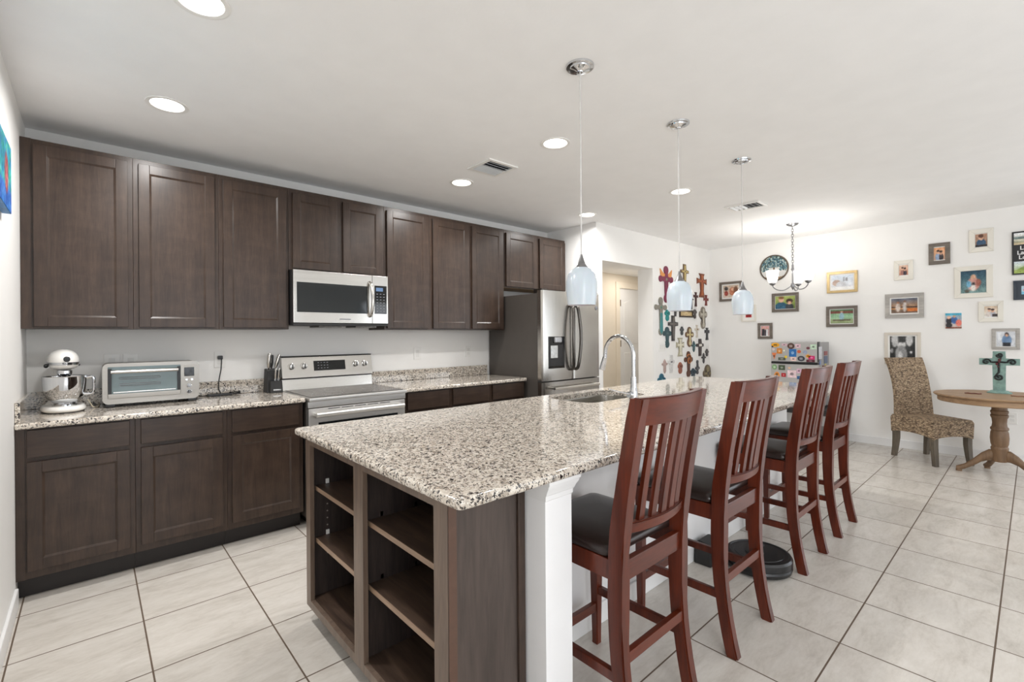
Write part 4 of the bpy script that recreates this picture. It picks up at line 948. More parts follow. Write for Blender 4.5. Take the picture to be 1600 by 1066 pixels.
def framed(label, cy, cz, w_, h_, border, fmat, fn, mat_w=0.0, depth=0.02, X=X2, name='picture_frame', inner=None, mm=None):
    c = Vector((X-0.001, cy, cz)); rv, nv = Vector((0, -1, 0)), Vector((-1, 0, 0)); upv = Vector((0, 0, 1))
    t = thing(name, label, 'picture', tuple(c), 'framed pictures on the far wall')
    m = MB(); W2, H2, b_ = w_/2, h_/2, border
    for q in (((-W2,-H2),(W2,-H2),(W2-b_,-H2+b_),(-W2+b_,-H2+b_)), ((W2,-H2),(W2,H2),(W2-b_,H2-b_),(W2-b_,-H2+b_)), ((W2,H2),(-W2,H2),(-W2+b_,H2-b_),(W2-b_,H2-b_)), ((-W2,H2),(-W2,-H2),(-W2+b_,-H2+b_),(-W2+b_,H2-b_))):
        m.prism(list(q), c, rv, upv, nv*depth, 0.002)
    m.build('moulding', fmat, t)
    m = MB(); m.prism([(-W2+b_*0.8, -H2+b_*0.8), (W2-b_*0.8, -H2+b_*0.8), (W2-b_*0.8, H2-b_*0.8), (-W2+b_*0.8, H2-b_*0.8)], c, rv, upv, nv*0.006)
    m.build('mat_board', mm or WMAT, t)
    iw, ih = inner or (w_-2*b_-2*mat_w, h_-2*b_-2*mat_w)
    picture_mesh('photo_print', c+nv*0.0075, rv, nv, iw, ih, fn, t)
    return t
SK, HR = (222, 176, 148), (60, 40, 32)
two = lambda sh1, sh2: [('e', .36, .25, .22, .3, sh1), ('e', .66, .22, .2, .28, sh2), ('e', .38, .62, .12, .16, SK), ('e', .64, .55, .12, .16, SK), ('e', .38, .74, .13, .08, HR), ('e', .64, .67, .14, .09, HR)]
greyf = wood('grey_frame_wood', (92, 84, 76), (128, 118, 108), 'y', 0.5)
silvf = wood('silver_grey_frame_wood', (150, 146, 142), (190, 186, 180), 'y', 0.45)
goldf = plain('pale_gold_frame', (196, 170, 120), 0.35, 0.3, var=0.15, vscale=30)
whitef = plain('off_white_frame', (232, 228, 218), 0.45, var=0.02)
creamf = plain('cream_frame', (216, 208, 196), 0.45, var=0.03)
blackf = plain('black_frame', (28, 28, 30), 0.4)
navyf = plain('navy_frame', (44, 54, 66), 0.45)
framed('grey frame with a family portrait, partly behind the farthest pendant shade', -1.074, 1.96, 0.327, 0.285, 0.034, greyf, paint([('e', .2, .75, .12, .16, (70, 66, 66)), ('e', .2, .35, .13, .2, (150, 60, 50)), ('e', .6, .5, .2, .34, (190, 120, 90)), ('e', .62, .66, .1, .13, SK), ('e', .82, .6, .14, .3, (120, 80, 60))], (226, 210, 196), (200, 180, 160)), 0.02)
framed('small white frame with a red picture, just under the farthest pendant shade', -1.32, 1.63, 0.2, 0.24, 0.02, whitef, paint([('e', .5, .35, .45, .4, (140, 24, 28)), ('e', .35, .5, .12, .15, (40, 20, 22))], (190, 40, 40), (236, 228, 220)), 0.04)
framed('small dark grey frame with people in black, above the left corner of the mini fridge', -1.537, 1.375, 0.188, 0.22, 0.034, greyf, paint([('r', .1, .0, .42, .7, (40, 40, 48)), ('r', .6, .0, .9, .66, (236, 236, 238)), ('r', .45, .0, .62, .6, (46, 44, 52)), ('e', .26, .8, .1, .1, SK), ('e', .74, .76, .1, .1, SK)], (180, 140, 140), (226, 170, 170)), 0.008)
framed('grey frame with a couple before green foliage, under the round tree mirror', -1.79, 1.757, 0.325, 0.255, 0.036, greyf, paint([('e', .3, .1, .34, .42, (44, 96, 124)), ('e', .72, .12, .2, .3, (56, 62, 70)), ('e', .3, .72, .14, .22, SK), ('e', .3, .88, .15, .1, (150, 110, 70)), ('e', .72, .5, .13, .18, SK), ('e', .72, .6, .17, .18, (70, 46, 34)), ('e', .72, .47, .09, .12, SK)], (110, 132, 60), (184, 196, 110)), 0.006)
framed('pale gold frame with a couple on a white beach, right of the chandelier', -2.431, 1.975, 0.318, 0.265, 0.03, goldf, paint([('e', .25, .45, .2, .22, (176, 150, 136)), ('e', .45, .25, .24, .3, (206, 208, 214)), ('r', .55, .55, .62, .85, (120, 122, 130)), ('r', .68, .55, .74, .8, (130, 130, 136)), ('r', 0, 0, 1, .18, (244, 244, 244))], (232, 232, 236), (200, 212, 226)), 0.016)
framed('grey frame with a green outdoor scene, below the pale gold frame', -2.425, 1.545, 0.324, 0.26, 0.034, greyf, paint([('r', 0, 0, 1, .3, (150, 166, 120)), ('r', .0, .72, 1, .9, (120, 60, 50)), ('e', .5, .5, .1, .32, (150, 186, 200)), ('e', .5, .86, .06, .08, SK), ('r', .1, .2, .9, .28, (90, 76, 60)), ('r', 0, .9, 1, 1, (80, 120, 80))], (176, 206, 170), (120, 170, 130)), 0.01)
framed('small white frame with a portrait, upper left of the sunset picture', -3.023, 2.058, 0.169, 0.225, 0.042, whitef, paint(two((160, 110, 100), (60, 50, 60)), (214, 150, 120), (230, 200, 180)), 0.006, mm=WMAT, inner=(0.078, 0.115))
framed('small grey square frame with two faces, highest grey frame on the wall', -3.328, 2.207, 0.175, 0.235, 0.04, greyf, paint(two((150, 170, 200), (50, 44, 50)), (214, 180, 160), (236, 170, 120)), 0.004, inner=(0.092, 0.135))
framed('small white frame at the top right with a child in blue', -3.653, 2.303, 0.183, 0.24, 0.045, whitef, paint([('e', .5, .3, .4, .3, (60, 90, 120)), ('e', .5, .72, .2, .22, SK), ('e', .48, .84, .22, .14, (96, 60, 44)), ('r', 0, 0, 1, .18, (40, 34, 34))], (150, 120, 104), (190, 150, 124)), 0.004, inner=(0.088, 0.135))
framed('large white frame with a family on teal water, biggest white frame', -3.592, 1.872, 0.291, 0.335, 0.048, whitef, paint([('e', .5, .4, .26, .3, (206, 150, 140)), ('e', .5, .72, .12, .12, SK), ('e', .32, .4, .1, .16, (110, 170, 200)), ('e', .7, .46, .1, .16, (150, 84, 70)), ('e', .5, .38, .07, .1, (30, 26, 30)), ('e', .5, .22, .1, .14, (226, 220, 214)), ('e', .25, .1, .1, .07, (90, 80, 70))], (120, 152, 150), (34, 74, 96)), 0.002, inner=(0.19, 0.235))
framed('wide silver-grey frame with a couple at sunset, above the black and white photo', -3.026, 1.648, 0.344, 0.28, 0.042, silvf, paint([('r', 0, 0, 1, .25, (120, 96, 80)), ('r', 0, .36, 1, .44, (60, 40, 34)), ('r', .6, .1, 1, .3, (216, 120, 50)), ('e', .26, .38, .09, .3, (214, 200, 190)), ('e', .26, .72, .045, .07, (180, 120, 90)), ('e', .52, .42, .07, .34, (204, 196, 190)), ('e', .52, .8, .045, .07, (120, 80, 60))], (232, 150, 70), (90, 100, 120)), 0.014)
framed('tall cream frame with a black and white wedding photo, behind the wicker chair', -3.007, 1.155, 0.322, 0.37, 0.03, creamf, paint([('e', .2, .85, .14, .3, (190, 190, 190)), ('e', .78, .85, .14, .26, (200, 200, 200)), ('e', .42, .62, .13, .14, (210, 210, 210)), ('e', .58, .66, .07, .1, (220, 220, 220)), ('e', .45, .24, .24, .38, (150, 150, 150)), ('e', .42, .2, .08, .2, (214, 214, 214)), ('e', .84, .34, .05, .05, (240, 240, 240)), ('e', .08, .4, .07, .1, (160, 160, 160))], (30, 30, 30), (62, 62, 62)), 0.014, inner=(0.225, 0.28))
framed('small white frame with two people in white, low right below the large white frame', -3.72, 1.552, 0.18, 0.215, 0.04, whitef, paint(two((216, 206, 200), (190, 190, 200)) + [('r', .62, .0, 1, .25, (60, 50, 50))], (236, 232, 226), (220, 196, 170)), 0.004, inner=(0.095, 0.11))
framed('silver-grey frame with a person in blue, just above the turquoise cross on the table', -3.825, 1.265, 0.196, 0.215, 0.026, silvf, paint([('e', .55, .42, .26, .36, (110, 140, 176)), ('e', .55, .8, .12, .14, (70, 60, 60)), ('e', .55, .74, .09, .09, SK), ('r', .34, 0, .74, .24, (24, 26, 34))], (216, 220, 226), (226, 230, 236)), 0.006)
framed('dark navy frame cut by the right edge of the photo, under the lettered sign', -3.99, 1.757, 0.22, 0.195, 0.02, navyf, paint([('e', .5, .5, .4, .2, (226, 120, 120)), ('r', 0, 0, 1, .3, (120, 190, 220))], (150, 196, 220), (200, 220, 230)), 0.035, mm=navyf)
t = thing('canvas_print', 'small unframed canvas print of three people in blue and pink', 'picture', (X2, -3.438, 1.46), 'framed pictures on the far wall')
MB().box(X2-0.022, X2-0.001, -3.503, -3.373, 1.378, 1.546, 0.002).build('stretched_canvas', WMAT, t)
picture_mesh('photo_print', (X2-0.0225, -3.438, 1.462), (0, -1, 0), (-1, 0, 0), 0.128, 0.166, paint([('r', 0, .85, 1, 1, (70, 170, 200)), ('e', .22, .5, .18, .22, (40, 36, 44)), ('e', .22, .72, .13, .1, SK), ('e', .55, .55, .2, .24, (70, 110, 170)), ('e', .55, .78, .1, .08, (214, 170, 140)), ('e', .82, .36, .18, .22, (236, 130, 116)), ('e', .22, .2, .2, .16, (30, 28, 32)), ('r', 0, 0, 1, .08, (120, 60, 40))], (200, 170, 160), (150, 190, 214)), t)
# the lettered sign
t = thing('wall_sign', 'black framed sign reading Live Laugh Love, cut by the right edge', 'sign', (X2, -4.03, 2.13))
MB().box(X2-0.02, X2-0.001, -4.19, -3.873, 1.915, 2.35, 0.003).build('board', blackf, t)
for cz, fn in ((2.275, paint([('r', 0, .5, 1, .62, (70, 96, 100)), ('r', 0, .2, 1, .32, (110, 120, 100)), ('r', 0, 0, 1, .2, (214, 196, 160))], (206, 196, 160), (226, 230, 236))), (1.987, paint([('e', .75, .2, .7, .55, (120, 150, 70)), ('e', .3, .05, .5, .3, (160, 180, 90))], (190, 206, 150), (214, 226, 236)))):
    picture_mesh('photo_print', (X2-0.0205, -4.031, cz), (0, -1, 0), (-1, 0, 0), 0.29, 0.118, fn, t, 30, 14)
wt = plain('white_lettering', (240, 240, 240), 0.5)
for k, word in enumerate(('Live', 'Laugh', 'Love')):
    text_mesh('lettering', word, 0.054, wt, t, (X2-0.0208, -3.97, 2.18-0.047*k), (0, -1, 0), (0, 0, 1), 0.0005, 0.001)
# round tree-of-life mosaic mirror
t = thing('round_mirror', 'round mosaic tree wall mirror behind the chandelier', 'mirror', (X2, -1.657, 2.235))
def tree(u, v):
    x, y = u-0.5, v-0.5
    if y > -0.12 and (x/0.52)**2+((y-0.1)/0.42)**2 < 1 and (y > 0.02 or abs(x) > 0.2): return R.choice([(60, 96, 112), (92, 128, 140), (130, 160, 160), (70, 80, 70), (176, 190, 186), (50, 84, 96)])
    if abs(x) < 0.035+0.1*max(0, y+0.0): return (110, 84, 62)
    if y < -0.36: return (150, 128, 104)
    return (214, 214, 212)
n = 40; b = bmesh.new(); me = bpy.data.meshes.new('mosaic_disc'); rr = 0.168
vs, fs, cols = [], [], []
for i in range(16):
    for k in range(n):
        a = 2*PI*k/n; r_ = rr*(i+0.02)/15; vs.append((-0.016, -r_*math.cos(a), r_*math.sin(a)))
for i in range(15):
    for k in range(n):
        fs.append((i*n+k, i*n+(k+1) % n, (i+1)*n+(k+1) % n, (i+1)*n+k))
        a = 2*PI*(k+0.5)/n; q = (i+0.5)/15*0.5; cols.append(srgb(*tree(0.5+q*math.cos(a), 0.5+q*math.sin(a))))
b.free(); me.from_pydata(vs, [], fs); at = me.color_attributes.new('col', 'FLOAT_COLOR', 'CORNER')
for p, k in zip(me.polygons, cols):
    for li in p.loop_indices: at.data[li].color = k
me.materials.append(PRINT); obj('mosaic_disc', me, t)
MB().lathe([(rr-0.004, -0.001), (rr-0.004, -0.016), (rr+0.002, -0.022), (rr+0.012, -0.02), (rr+0.014, -0.001)], (X2, -1.657, 2.235), 48, cap=True, axis='x').build('rim', plain('bronze_rim', (96, 84, 72), 0.35, 0.4), t)
# canvas on the left wall
t = thing('wall_canvas', 'bright blue and green abstract canvas on the left wall', 'painting', (0, -1.466, 2.038))
MB().box(0.001, 0.03, -1.916, -1.016, 1.893, 2.183, 0.002).build('stretched_canvas', colm((40, 120, 180)), t)
def splash(u, v):
    if ((u-0.83)/0.06)**2+((v-0.5)/0.3)**2 < 1: return R.choice([(196, 60, 90), (226, 150, 120), (90, 40, 70)])
    return R.choice([(30, 120, 190), (24, 160, 180), (60, 190, 180), (40, 170, 90), (20, 90, 170), (120, 200, 210)] if v > 0.3 else [(20, 70, 170), (30, 110, 200), (90, 150, 220)])
picture_mesh('painted_face', (0.0305, -1.466, 2.038), (0, 1, 0), (1, 0, 0), 0.898, 0.288, splash, t, 64, 26)

# ------------------------------------------------------------------ crosses on the wall
GREY, DK, TEAL = (130, 124, 116), (54, 48, 48), (38, 110, 116)
def cross_outline(w_, h_, az, bw, bh, style):
    """Outline in (x, z) from the foot; az = height of the arm line, bw/bh = bar widths."""
    A = []
    def arm(dx, dz, L, hw):
        px, pz = -dz, dx   # left of the direction of travel
        o = (0.0, az); s0 = bh/2 if dx else bw/2
        start = bw/2 if dx else bh/2
        P = lambda t, s: (o[0]+dx*t+px*s, o[1]+dz*t+pz*s)
        pts = [P(start, -hw)]
        if style == 'plain': pts += [P(L, -hw), P(L, hw)]
        elif style == 'flare': pts += [P(L*0.6, -hw*0.8), P(L, -hw*1.7), P(L, hw*1.7), P(L*0.6, hw*0.8)]
        elif style == 'point': pts += [P(L-hw*1.4, -hw*1.25), P(L, 0), P(L-hw*1.4, hw*1.25)]
        elif style == 'lobe':
            rr_ = hw*1.55; c_ = L-rr_
            pts += [P(max(start, c_-rr_*0.8), -hw*0.75)]
            for k in range(9):
                a = -PI*0.7+PI*1.4*k/8; pts.append(P(c_+rr_*math.cos(a), rr_*math.sin(a)))
            pts += [P(max(start, c_-rr_*0.8), hw*0.75)]
        elif style == 'round':
            c_ = L-hw
            for k in range(7):
                a = -PI/2+PI*k/6; pts.append(P(c_+hw*math.cos(a), hw*math.sin(a)))
        pts.append(P(start, hw)); return pts
    for dx, dz, L, hw in ((1, 0, w_/2, bh/2), (0, 1, h_-az, bw/2), (-1, 0, w_/2, bh/2), (0, -1, az, bw/2)): A += arm(dx, dz, L, hw)
    out = []
    for p_ in A:
        if not out or (abs(p_[0]-out[-1][0])+abs(p_[1]-out[-1][1])) > 1e-5: out.append(p_)
    if abs(out[0][0]-out[-1][0])+abs(out[0][1]-out[-1][1]) < 1e-5: out.pop()
    return out
CR = [
 (6.055,1.760,2.253,0.362,2.074,0.0741,0.0558,'lobe',(122, 40, 70),[('wings',(220,150,80)),('boss',0.02,(120,120,100))],'tall magenta cross with orange flame-shaped wings, top left of the wall crosses'),
 (5.915,1.325,1.830,0.305,1.694,0.0671,0.0465,'lobe',(132, 128, 118),[('blade',(60,130,132)),('boss',0.02,(80,120,100))],'long grey cross with turquoise dagger-like stem, leftmost on the wall'),
 (6.080,1.516,1.669,0.126,1.619,0.0529,0.0344,'lobe',(36, 140, 138),[('boss',0.012,(20,80,84))],'small bright teal cross right of the grey dagger-like cross'),
 (6.293,1.582,1.689,0.145,1.665,0.0381,0.0229,'plain',(62, 58, 60),[],'tiny dark T-shaped cross left of the small dark gold picture'),
 (6.229,1.246,1.593,0.256,1.478,0.0751,0.0480,'plain',(66, 62, 62),[('inlay',(104,98,94))],'large charcoal patterned cross overlapping the dark teal ornate one'),
 (6.072,1.155,1.439,0.210,1.349,0.0661,0.0429,'lobe',(48, 78, 84),[('boss',0.016,(90,110,110))],'dark teal ornate cross with diamond foot, lower left of the charcoal cross'),
 (6.003,0.817,1.005,0.140,0.942,0.0423,0.0256,'point',(178, 156, 150),[],'pale pinkish grey cross low on the wall, left of the white lettered one'),
 (6.169,0.815,1.056,0.165,0.965,0.0708,0.0381,'plain',(214, 213, 212),[('plaque',0.05,0.022,(120,118,120))],'white cross with grey script plate, above the counter at lower left'),
 (5.922,0.667,0.822,0.198,0.735,0.0720,0.0422,'lobe',(40, 96, 116),[('boss',0.02,(90,140,150))],'blue-teal cross just above the counter edge at far lower left'),
 (6.555,2.072,2.324,0.226,2.219,0.0730,0.0416,'plain',(120, 98, 70),[('inlay',(190,170,110)),('boss',0.014,(70,40,34))],'brown and gold cross peeking out above the middle pendant shade'),
 (6.747,1.694,1.892,0.110,1.837,0.0341,0.0184,'plain',(56, 60, 66),[],'slim dark cross mostly hidden behind the middle pendant shade'),
 (7.068,1.880,2.233,0.294,2.118,0.1009,0.0513,'flare',(124, 66, 42),[('inlay',(170,98,58)),('boss',0.02,(150,50,34))],'large orange-brown wooden cross at the top right of the wall crosses'),
 (6.880,1.740,1.947,0.124,1.888,0.0331,0.0224,'flare',(78, 50, 48),[],'small slim dark brown cross left of the large orange-brown cross foot'),
 (7.200,1.764,1.923,0.140,1.857,0.0393,0.0250,'flare',(122, 52, 46),[],'small red cross just below right of the large orange-brown cross'),
 (7.102,1.412,1.744,0.252,1.629,0.0934,0.0667,'lobe',(142, 134, 122),[('inlay',(186,180,166))],'large grey ornate cross with wide rounded arms on the right'),
 (6.846,1.561,1.697,0.112,1.656,0.0425,0.0279,'lobe',(84, 78, 76),[],'tiny ornate dark grey cross touching the right side of the gold picture'),
 (6.467,1.323,1.446,0.100,1.401,0.0394,0.0250,'lobe',(80, 82, 84),[],'small charcoal cross alone between the patterned and the cream crosses'),
 (6.685,1.154,1.443,0.239,1.331,0.0824,0.0494,'lobe',(112, 86, 62),[('inlay',(206,192,148)),('boss',0.02,(196,176,104))],'cream and gold cross with brown outline in the middle of the wall'),
 (6.908,1.287,1.470,0.121,1.407,0.0313,0.0187,'flare',(212, 204, 192),[('boss',0.014,(150,120,80))],'thin pale cross with a small gold centre'),
 (7.223,1.247,1.432,0.133,1.375,0.0457,0.0289,'flare',(64, 64, 66),[],'small black cross at the right edge, below the large grey ornate one'),
 (6.417,1.030,1.288,0.205,1.190,0.0816,0.0463,'flare',(170, 164, 142),[('inlay',(222,218,200))],'large cream cross left of the dark cross with white plaque'),
 (6.811,1.079,1.238,0.138,1.173,0.0422,0.0241,'point',(60, 88, 92),[('boss',0.01,(110,150,160))],'small dark teal pointed cross left of the dark plaque cross'),
 (6.999,1.015,1.268,0.209,1.175,0.0717,0.0433,'plain',(64, 52, 52),[('plaque',0.085,0.034,(220,216,208))],'dark brown cross with a white plaque across its arms'),
 (7.216,1.002,1.114,0.099,1.071,0.0415,0.0231,'lobe',(92, 88, 86),[],'tiny grey cross at the right edge, beside the plaque cross foot'),
 (7.110,0.901,1.056,0.134,0.990,0.0366,0.0228,'point',(74, 72, 72),[],'small dark pointed cross below right of the plaque cross'),
 (6.650,0.726,1.096,0.243,0.976,0.0669,0.0455,'lobe',(88, 54, 38),[('scroll',(176,112,66)),('boss',0.016,(150,80,50))],'tall brown cross with orange scrollwork in the lower middle'),
 (6.416,0.788,0.950,0.126,0.893,0.0603,0.0356,'lobe',(150, 92, 72),[('boss',0.012,(96,40,30))],'small orange and pink cross just above the counter, left of the tall scroll cross'),
 (6.915,0.751,0.960,0.117,0.840,0.0353,0.0262,'lobe',(74, 74, 78),[('boss',0.01,(150,150,150))],'slender dark silver cross right of the blue-black cross'),
 (6.786,0.694,0.847,0.172,0.791,0.0611,0.0369,'lobe',(40, 62, 76),[('boss',0.012,(30,30,36))],'blue-black cross just above the counter, right of the tall scroll cross'),
 (7.232,0.587,0.881,0.287,0.746,0.1249,0.0616,'lobe',(104, 92, 74),[('boss',0.032,(60,50,44)),('inlay',(140,128,96))],'broad olive brown cross with rounded ends at the lower right corner of the group'),
]
for (x, zb, zt, w_, za, bw, bh, style, rgb, dec, lab) in CR:
    h_ = zt-zb; az = za-zb
    t = thing('wall_cross', lab, 'cross', (x, YW, zb), 'crosses on the white wall')
    o_ = (x, YW-0.001, zb); rx, rz, dd = (1, 0, 0), (0, 0, 1), (0, -0.014, 0)
    MB().prism(cross_outline(w_, h_, az, bw, bh, style), o_, rx, rz, dd, min(bw, bh)*0.14).build('cross_body', colm(rgb, 0.5, 0, 0.3), t, sharp=25)
    for d_ in dec:
        if d_[0] == 'boss': MB().lathe([(d_[1], 0), (d_[1]*0.8, -0.006), (0, -0.008)], (x, YW-0.014, za), 16, axis='y').build('center_boss', colm(d_[2], 0.4), t)
        elif d_[0] == 'inlay': MB().prism(cross_outline(w_*0.78, h_*0.84, az-h_*0.08, bw*0.5, bh*0.5, style), (x, YW-0.0148, zb+h_*0.08), rx, rz, (0, -0.003, 0)).build('inlay', colm(d_[1], 0.45), t)
        elif d_[0] == 'plaque': MB().prism(rrect(-d_[1]/2, d_[1]/2, -d_[2]/2, d_[2]/2, min(d_[1], d_[2])*0.3, 4), (x, YW-0.0148, za), rx, rz, (0, -0.004, 0)).build('plaque', colm(d_[3], 0.4), t)
        elif d_[0] == 'wings':
            for s_ in (-1, 1): MB().prism([(s_*0.012, 0.0), (s_*w_*0.36, 0.01), (s_*w_*0.42, 0.12), (s_*w_*0.24, 0.07), (s_*0.02, 0.05)], (x, YW-0.002, za+0.015), rx, rz, (0, -0.01, 0)).build('flame', colm(d_[1], 0.45), t)
        elif d_[0] == 'blade': MB().prism([(-bw*0.55, az*0.15), (0, 0.01), (bw*0.55, az*0.15), (bw*0.45, az*0.8), (-bw*0.45, az*0.8)], (x, YW-0.0148, zb), rx, rz, (0, -0.004, 0)).build('blade', colm(d_[1], 0.4), t)
        elif d_[0] == 'scroll':
            pts = [];
            for k in range(22):
                a = k*0.42; r_ = w_*0.05+w_*0.014*k; pts.append((x+r_*math.cos(a)*0.9, YW-0.017, za+r_*math.sin(a)))
            MB().tube(pts, w_*0.035, 6).build('scrollwork', colm(d_[1], 0.4), t)
t = thing('picture_frame', 'small dark framed gold picture among the wall crosses, under the middle pendant', 'picture', (6.594, YW, 1.627))
m = MB(); fx0, fx1, fz0, fz1 = 6.403, 6.785, 1.575, 1.679; fb_ = 0.022
m.box(fx0, fx1, YW-0.018, YW-0.001, fz0, fz0+fb_, 0.003); m.box(fx0, fx1, YW-0.018, YW-0.001, fz1-fb_, fz1, 0.003); m.box(fx0, fx0+fb_, YW-0.018, YW-0.001, fz0+fb_, fz1-fb_, 0.003); m.box(fx1-fb_, fx1, YW-0.018, YW-0.001, fz0+fb_, fz1-fb_, 0.003)
m.build('moulding', plain('dark_bronze_frame', (62, 50, 40), 0.4, 0.3), t)
picture_mesh('photo_print', ((fx0+fx1)/2, YW-0.006, (fz0+fz1)/2), (1, 0, 0), (0, -1, 0), fx1-fx0-0.03, fz1-fz0-0.03, paint([('e', .5, .5, .4, .3, (214, 190, 140))], (190, 160, 110), (200, 176, 130)), t, 16, 12)
# ------------------------------------------------------------------ mini fridge on a bench
t = thing('bench', 'low black bench against the far wall carrying the mini fridge', 'bench', (7.0, -2.08, 0))
MB().box(6.74, 7.29, -2.49, -1.6, 0.36, 0.425, 0.006).build('bench_top', BLKM, t)
for x in (6.765, 7.235):
    for y in (-2.455, -1.665): MB().box(x, x+0.045, y-0.0, y+0.045, 0, 0.36, 0.003).build('leg', BLKM, t)
t = thing('mini_fridge', 'small grey two-door fridge covered in colourful magnets', 'fridge', (7.0, -2.04, 0.425))
FX, FY0, FY1 = 6.8, -2.305, -1.785
fgrey = plain('silver_fridge_enamel', (176, 174, 172), 0.35, var=0.03); fgrey2 = plain('grey_fridge_side', (150, 148, 148), 0.4)
MB().box(FX+0.06, 7.25, FY0, FY1, 0.44, 1.228, 0.006).build('cabinet_body', fgrey2, t)
MB().box(FX+0.1, 7.2, FY0+0.05, FY1-0.05, 0.4255, 0.44).build('plinth', BLK, t)
fd = MB().box(FX, FX+0.055, FY0, FY1, 0.985, 1.228, 0.006).build('freezer_door', fgrey, t)
MB().box(FX-0.006, FX+0.03, FY0+0.004, FY1-0.004, 0.958, 0.984, 0.004).build('grip_strip', BLK, fd)
MB().box(FX, FX+0.055, FY0, FY1, 0.45, 0.957, 0.006).build('lower_door', fgrey, t)
MB().box(FX-0.004, FX+0.06, FY0-0.004, FY0+0.008, 0.99, 1.235, 0.002).build('hinge_trim', BLK, t)
MAG = [('yellow and orange fish-shaped magnet in the top left corner of the mini fridge', 155, 130, 305, 215, (236, 170, 40), 'e'), ('tiny dark brown magnet under the yellow fish magnet', 160, 188, 195, 220, (60, 36, 34), 'e'),
 ('pink and white strip magnet at the top of the freezer door', 345, 145, 440, 190, (214, 180, 190), 'r'), ('round dark brown magnet at the top centre of the freezer door', 445, 130, 570, 245, (84, 54, 44), 'e'),
 ('white square magnet with pink spot, right of the round brown one', 585, 150, 675, 220, (224, 190, 200), 'r'), ('pale mint card magnet at the top right of the freezer door', 840, 150, 940, 240, (196, 220, 196), 'r'),
 ('small maroon magnet left of the pale mint card', 770, 195, 830, 245, (110, 60, 70), 'e'), ('small white ring magnet at the left edge of the freezer door', 165, 235, 220, 285, (214, 200, 200), 'e'),
 ('orange square magnet on the left of the freezer door', 255, 235, 350, 340, (206, 130, 50), 'r'), ('tiny white dot magnet beside the orange square', 368, 262, 402, 295, (244, 240, 214), 'e'),
 ('blue rectangular magnet in the middle of the freezer door', 475, 245, 600, 390, (44, 110, 176), 'r'), ('small red and orange magnet right of the blue rectangle', 615, 260, 680, 320, (206, 96, 60), 'e'),
 ('blue-grey oval magnet on the right of the freezer door', 710, 260, 785, 330, (150, 160, 186), 'e'), ('orange pointed magnet at the lower left of the freezer door', 165, 325, 250, 455, (226, 130, 80), 't'),
 ('yellow star-like magnet left of the blue rectangle', 385, 365, 450, 430, (226, 196, 60), 's'), ('dark olive strip magnet at the bottom of the freezer door', 280, 412, 410, 465, (84, 90, 74), 'r'),
 ('white and pink square magnet just below the blue rectangle', 500, 398, 600, 470, (236, 206, 200), 'r'), ('black oval magnet with grey centre on the freezer door', 620, 370, 745, 470, (54, 56, 66), 'e'),
 ('orange flower magnet on the freezer door', 750, 330, 850, 410, (240, 160, 50), 's'), ('magenta rectangle magnet at the lower right of the freezer door', 805, 362, 910, 430, (206, 44, 110), 'r'), ('dark red strip magnet under the magenta one', 770, 435, 910, 478, (90, 24, 40), 'r'),
 ('round green magnet at the top left of the lower door', 165, 552, 255, 655, (120, 160, 110), 'e'), ('dark green picture magnet at the top of the lower door', 285, 560, 400, 655, (70, 84, 60), 'r'),
 ('pale peach flower magnet at the top of the lower door', 450, 590, 505, 625, (226, 186, 150), 'e'), ('large white and pink note magnet on the lower door', 445, 650, 600, 790, (232, 206, 210), 'r'), ('pink photo magnet right of the large white note', 605, 612, 685, 695, (214, 176, 196), 'r'),
 ('tan strip magnet beside the stool back on the lower door', 705, 605, 780, 655, (206, 180, 140), 'r'), ('orange arch-shaped magnet at the left of the lower door', 200, 692, 310, 790, (230, 150, 70), 'a'), ('red rectangular magnet on the lower door', 335, 712, 415, 785, (176, 30, 36), 'r'), ('long dark blue magnet on the lower door', 610, 752, 745, 810, (40, 84, 130), 'r')]
def mag_poly(k, w_, h_):
    if k == 'r': return [(-w_/2, -h_/2), (w_/2, -h_/2), (w_/2, h_/2), (-w_/2, h_/2)]
    if k == 't': return [(0, -h_/2), (w_/2, h_/2), (-w_/2, h_/2)]
    if k == 's': return [((w_/2 if q % 2 else w_/3.4)*math.cos(PI*q/6), (h_/2 if q % 2 else h_/3.4)*math.sin(PI*q/6)) for q in range(12)]
    if k == 'a': return [(-w_/2, -h_/2), (-w_/4, -h_/2)] + [(w_/4*math.cos(PI-PI*q/6), h_*0.45*math.sin(PI*q/6)-h_/2+h_*0.02) for q in range(7)] + [(w_/2, -h_/2)] + [(w_/2*math.cos(PI*q/8), h_*math.sin(PI*q/8)-h_/2) for q in range(1, 8)]
    return [(w_/2*math.cos(2*PI*q/16), h_/2*math.sin(2*PI*q/16)) for q in range(16)]
px_y = lambda px: FY1 + (px-145)/(965-145)*(FY0-FY1); px_z = lambda pz: 1.228 + (pz-120)/(490-120)*(0.987-1.228)
def px_zl(px, pz): return px_z(pz) - 0.006*((px-145)/820)
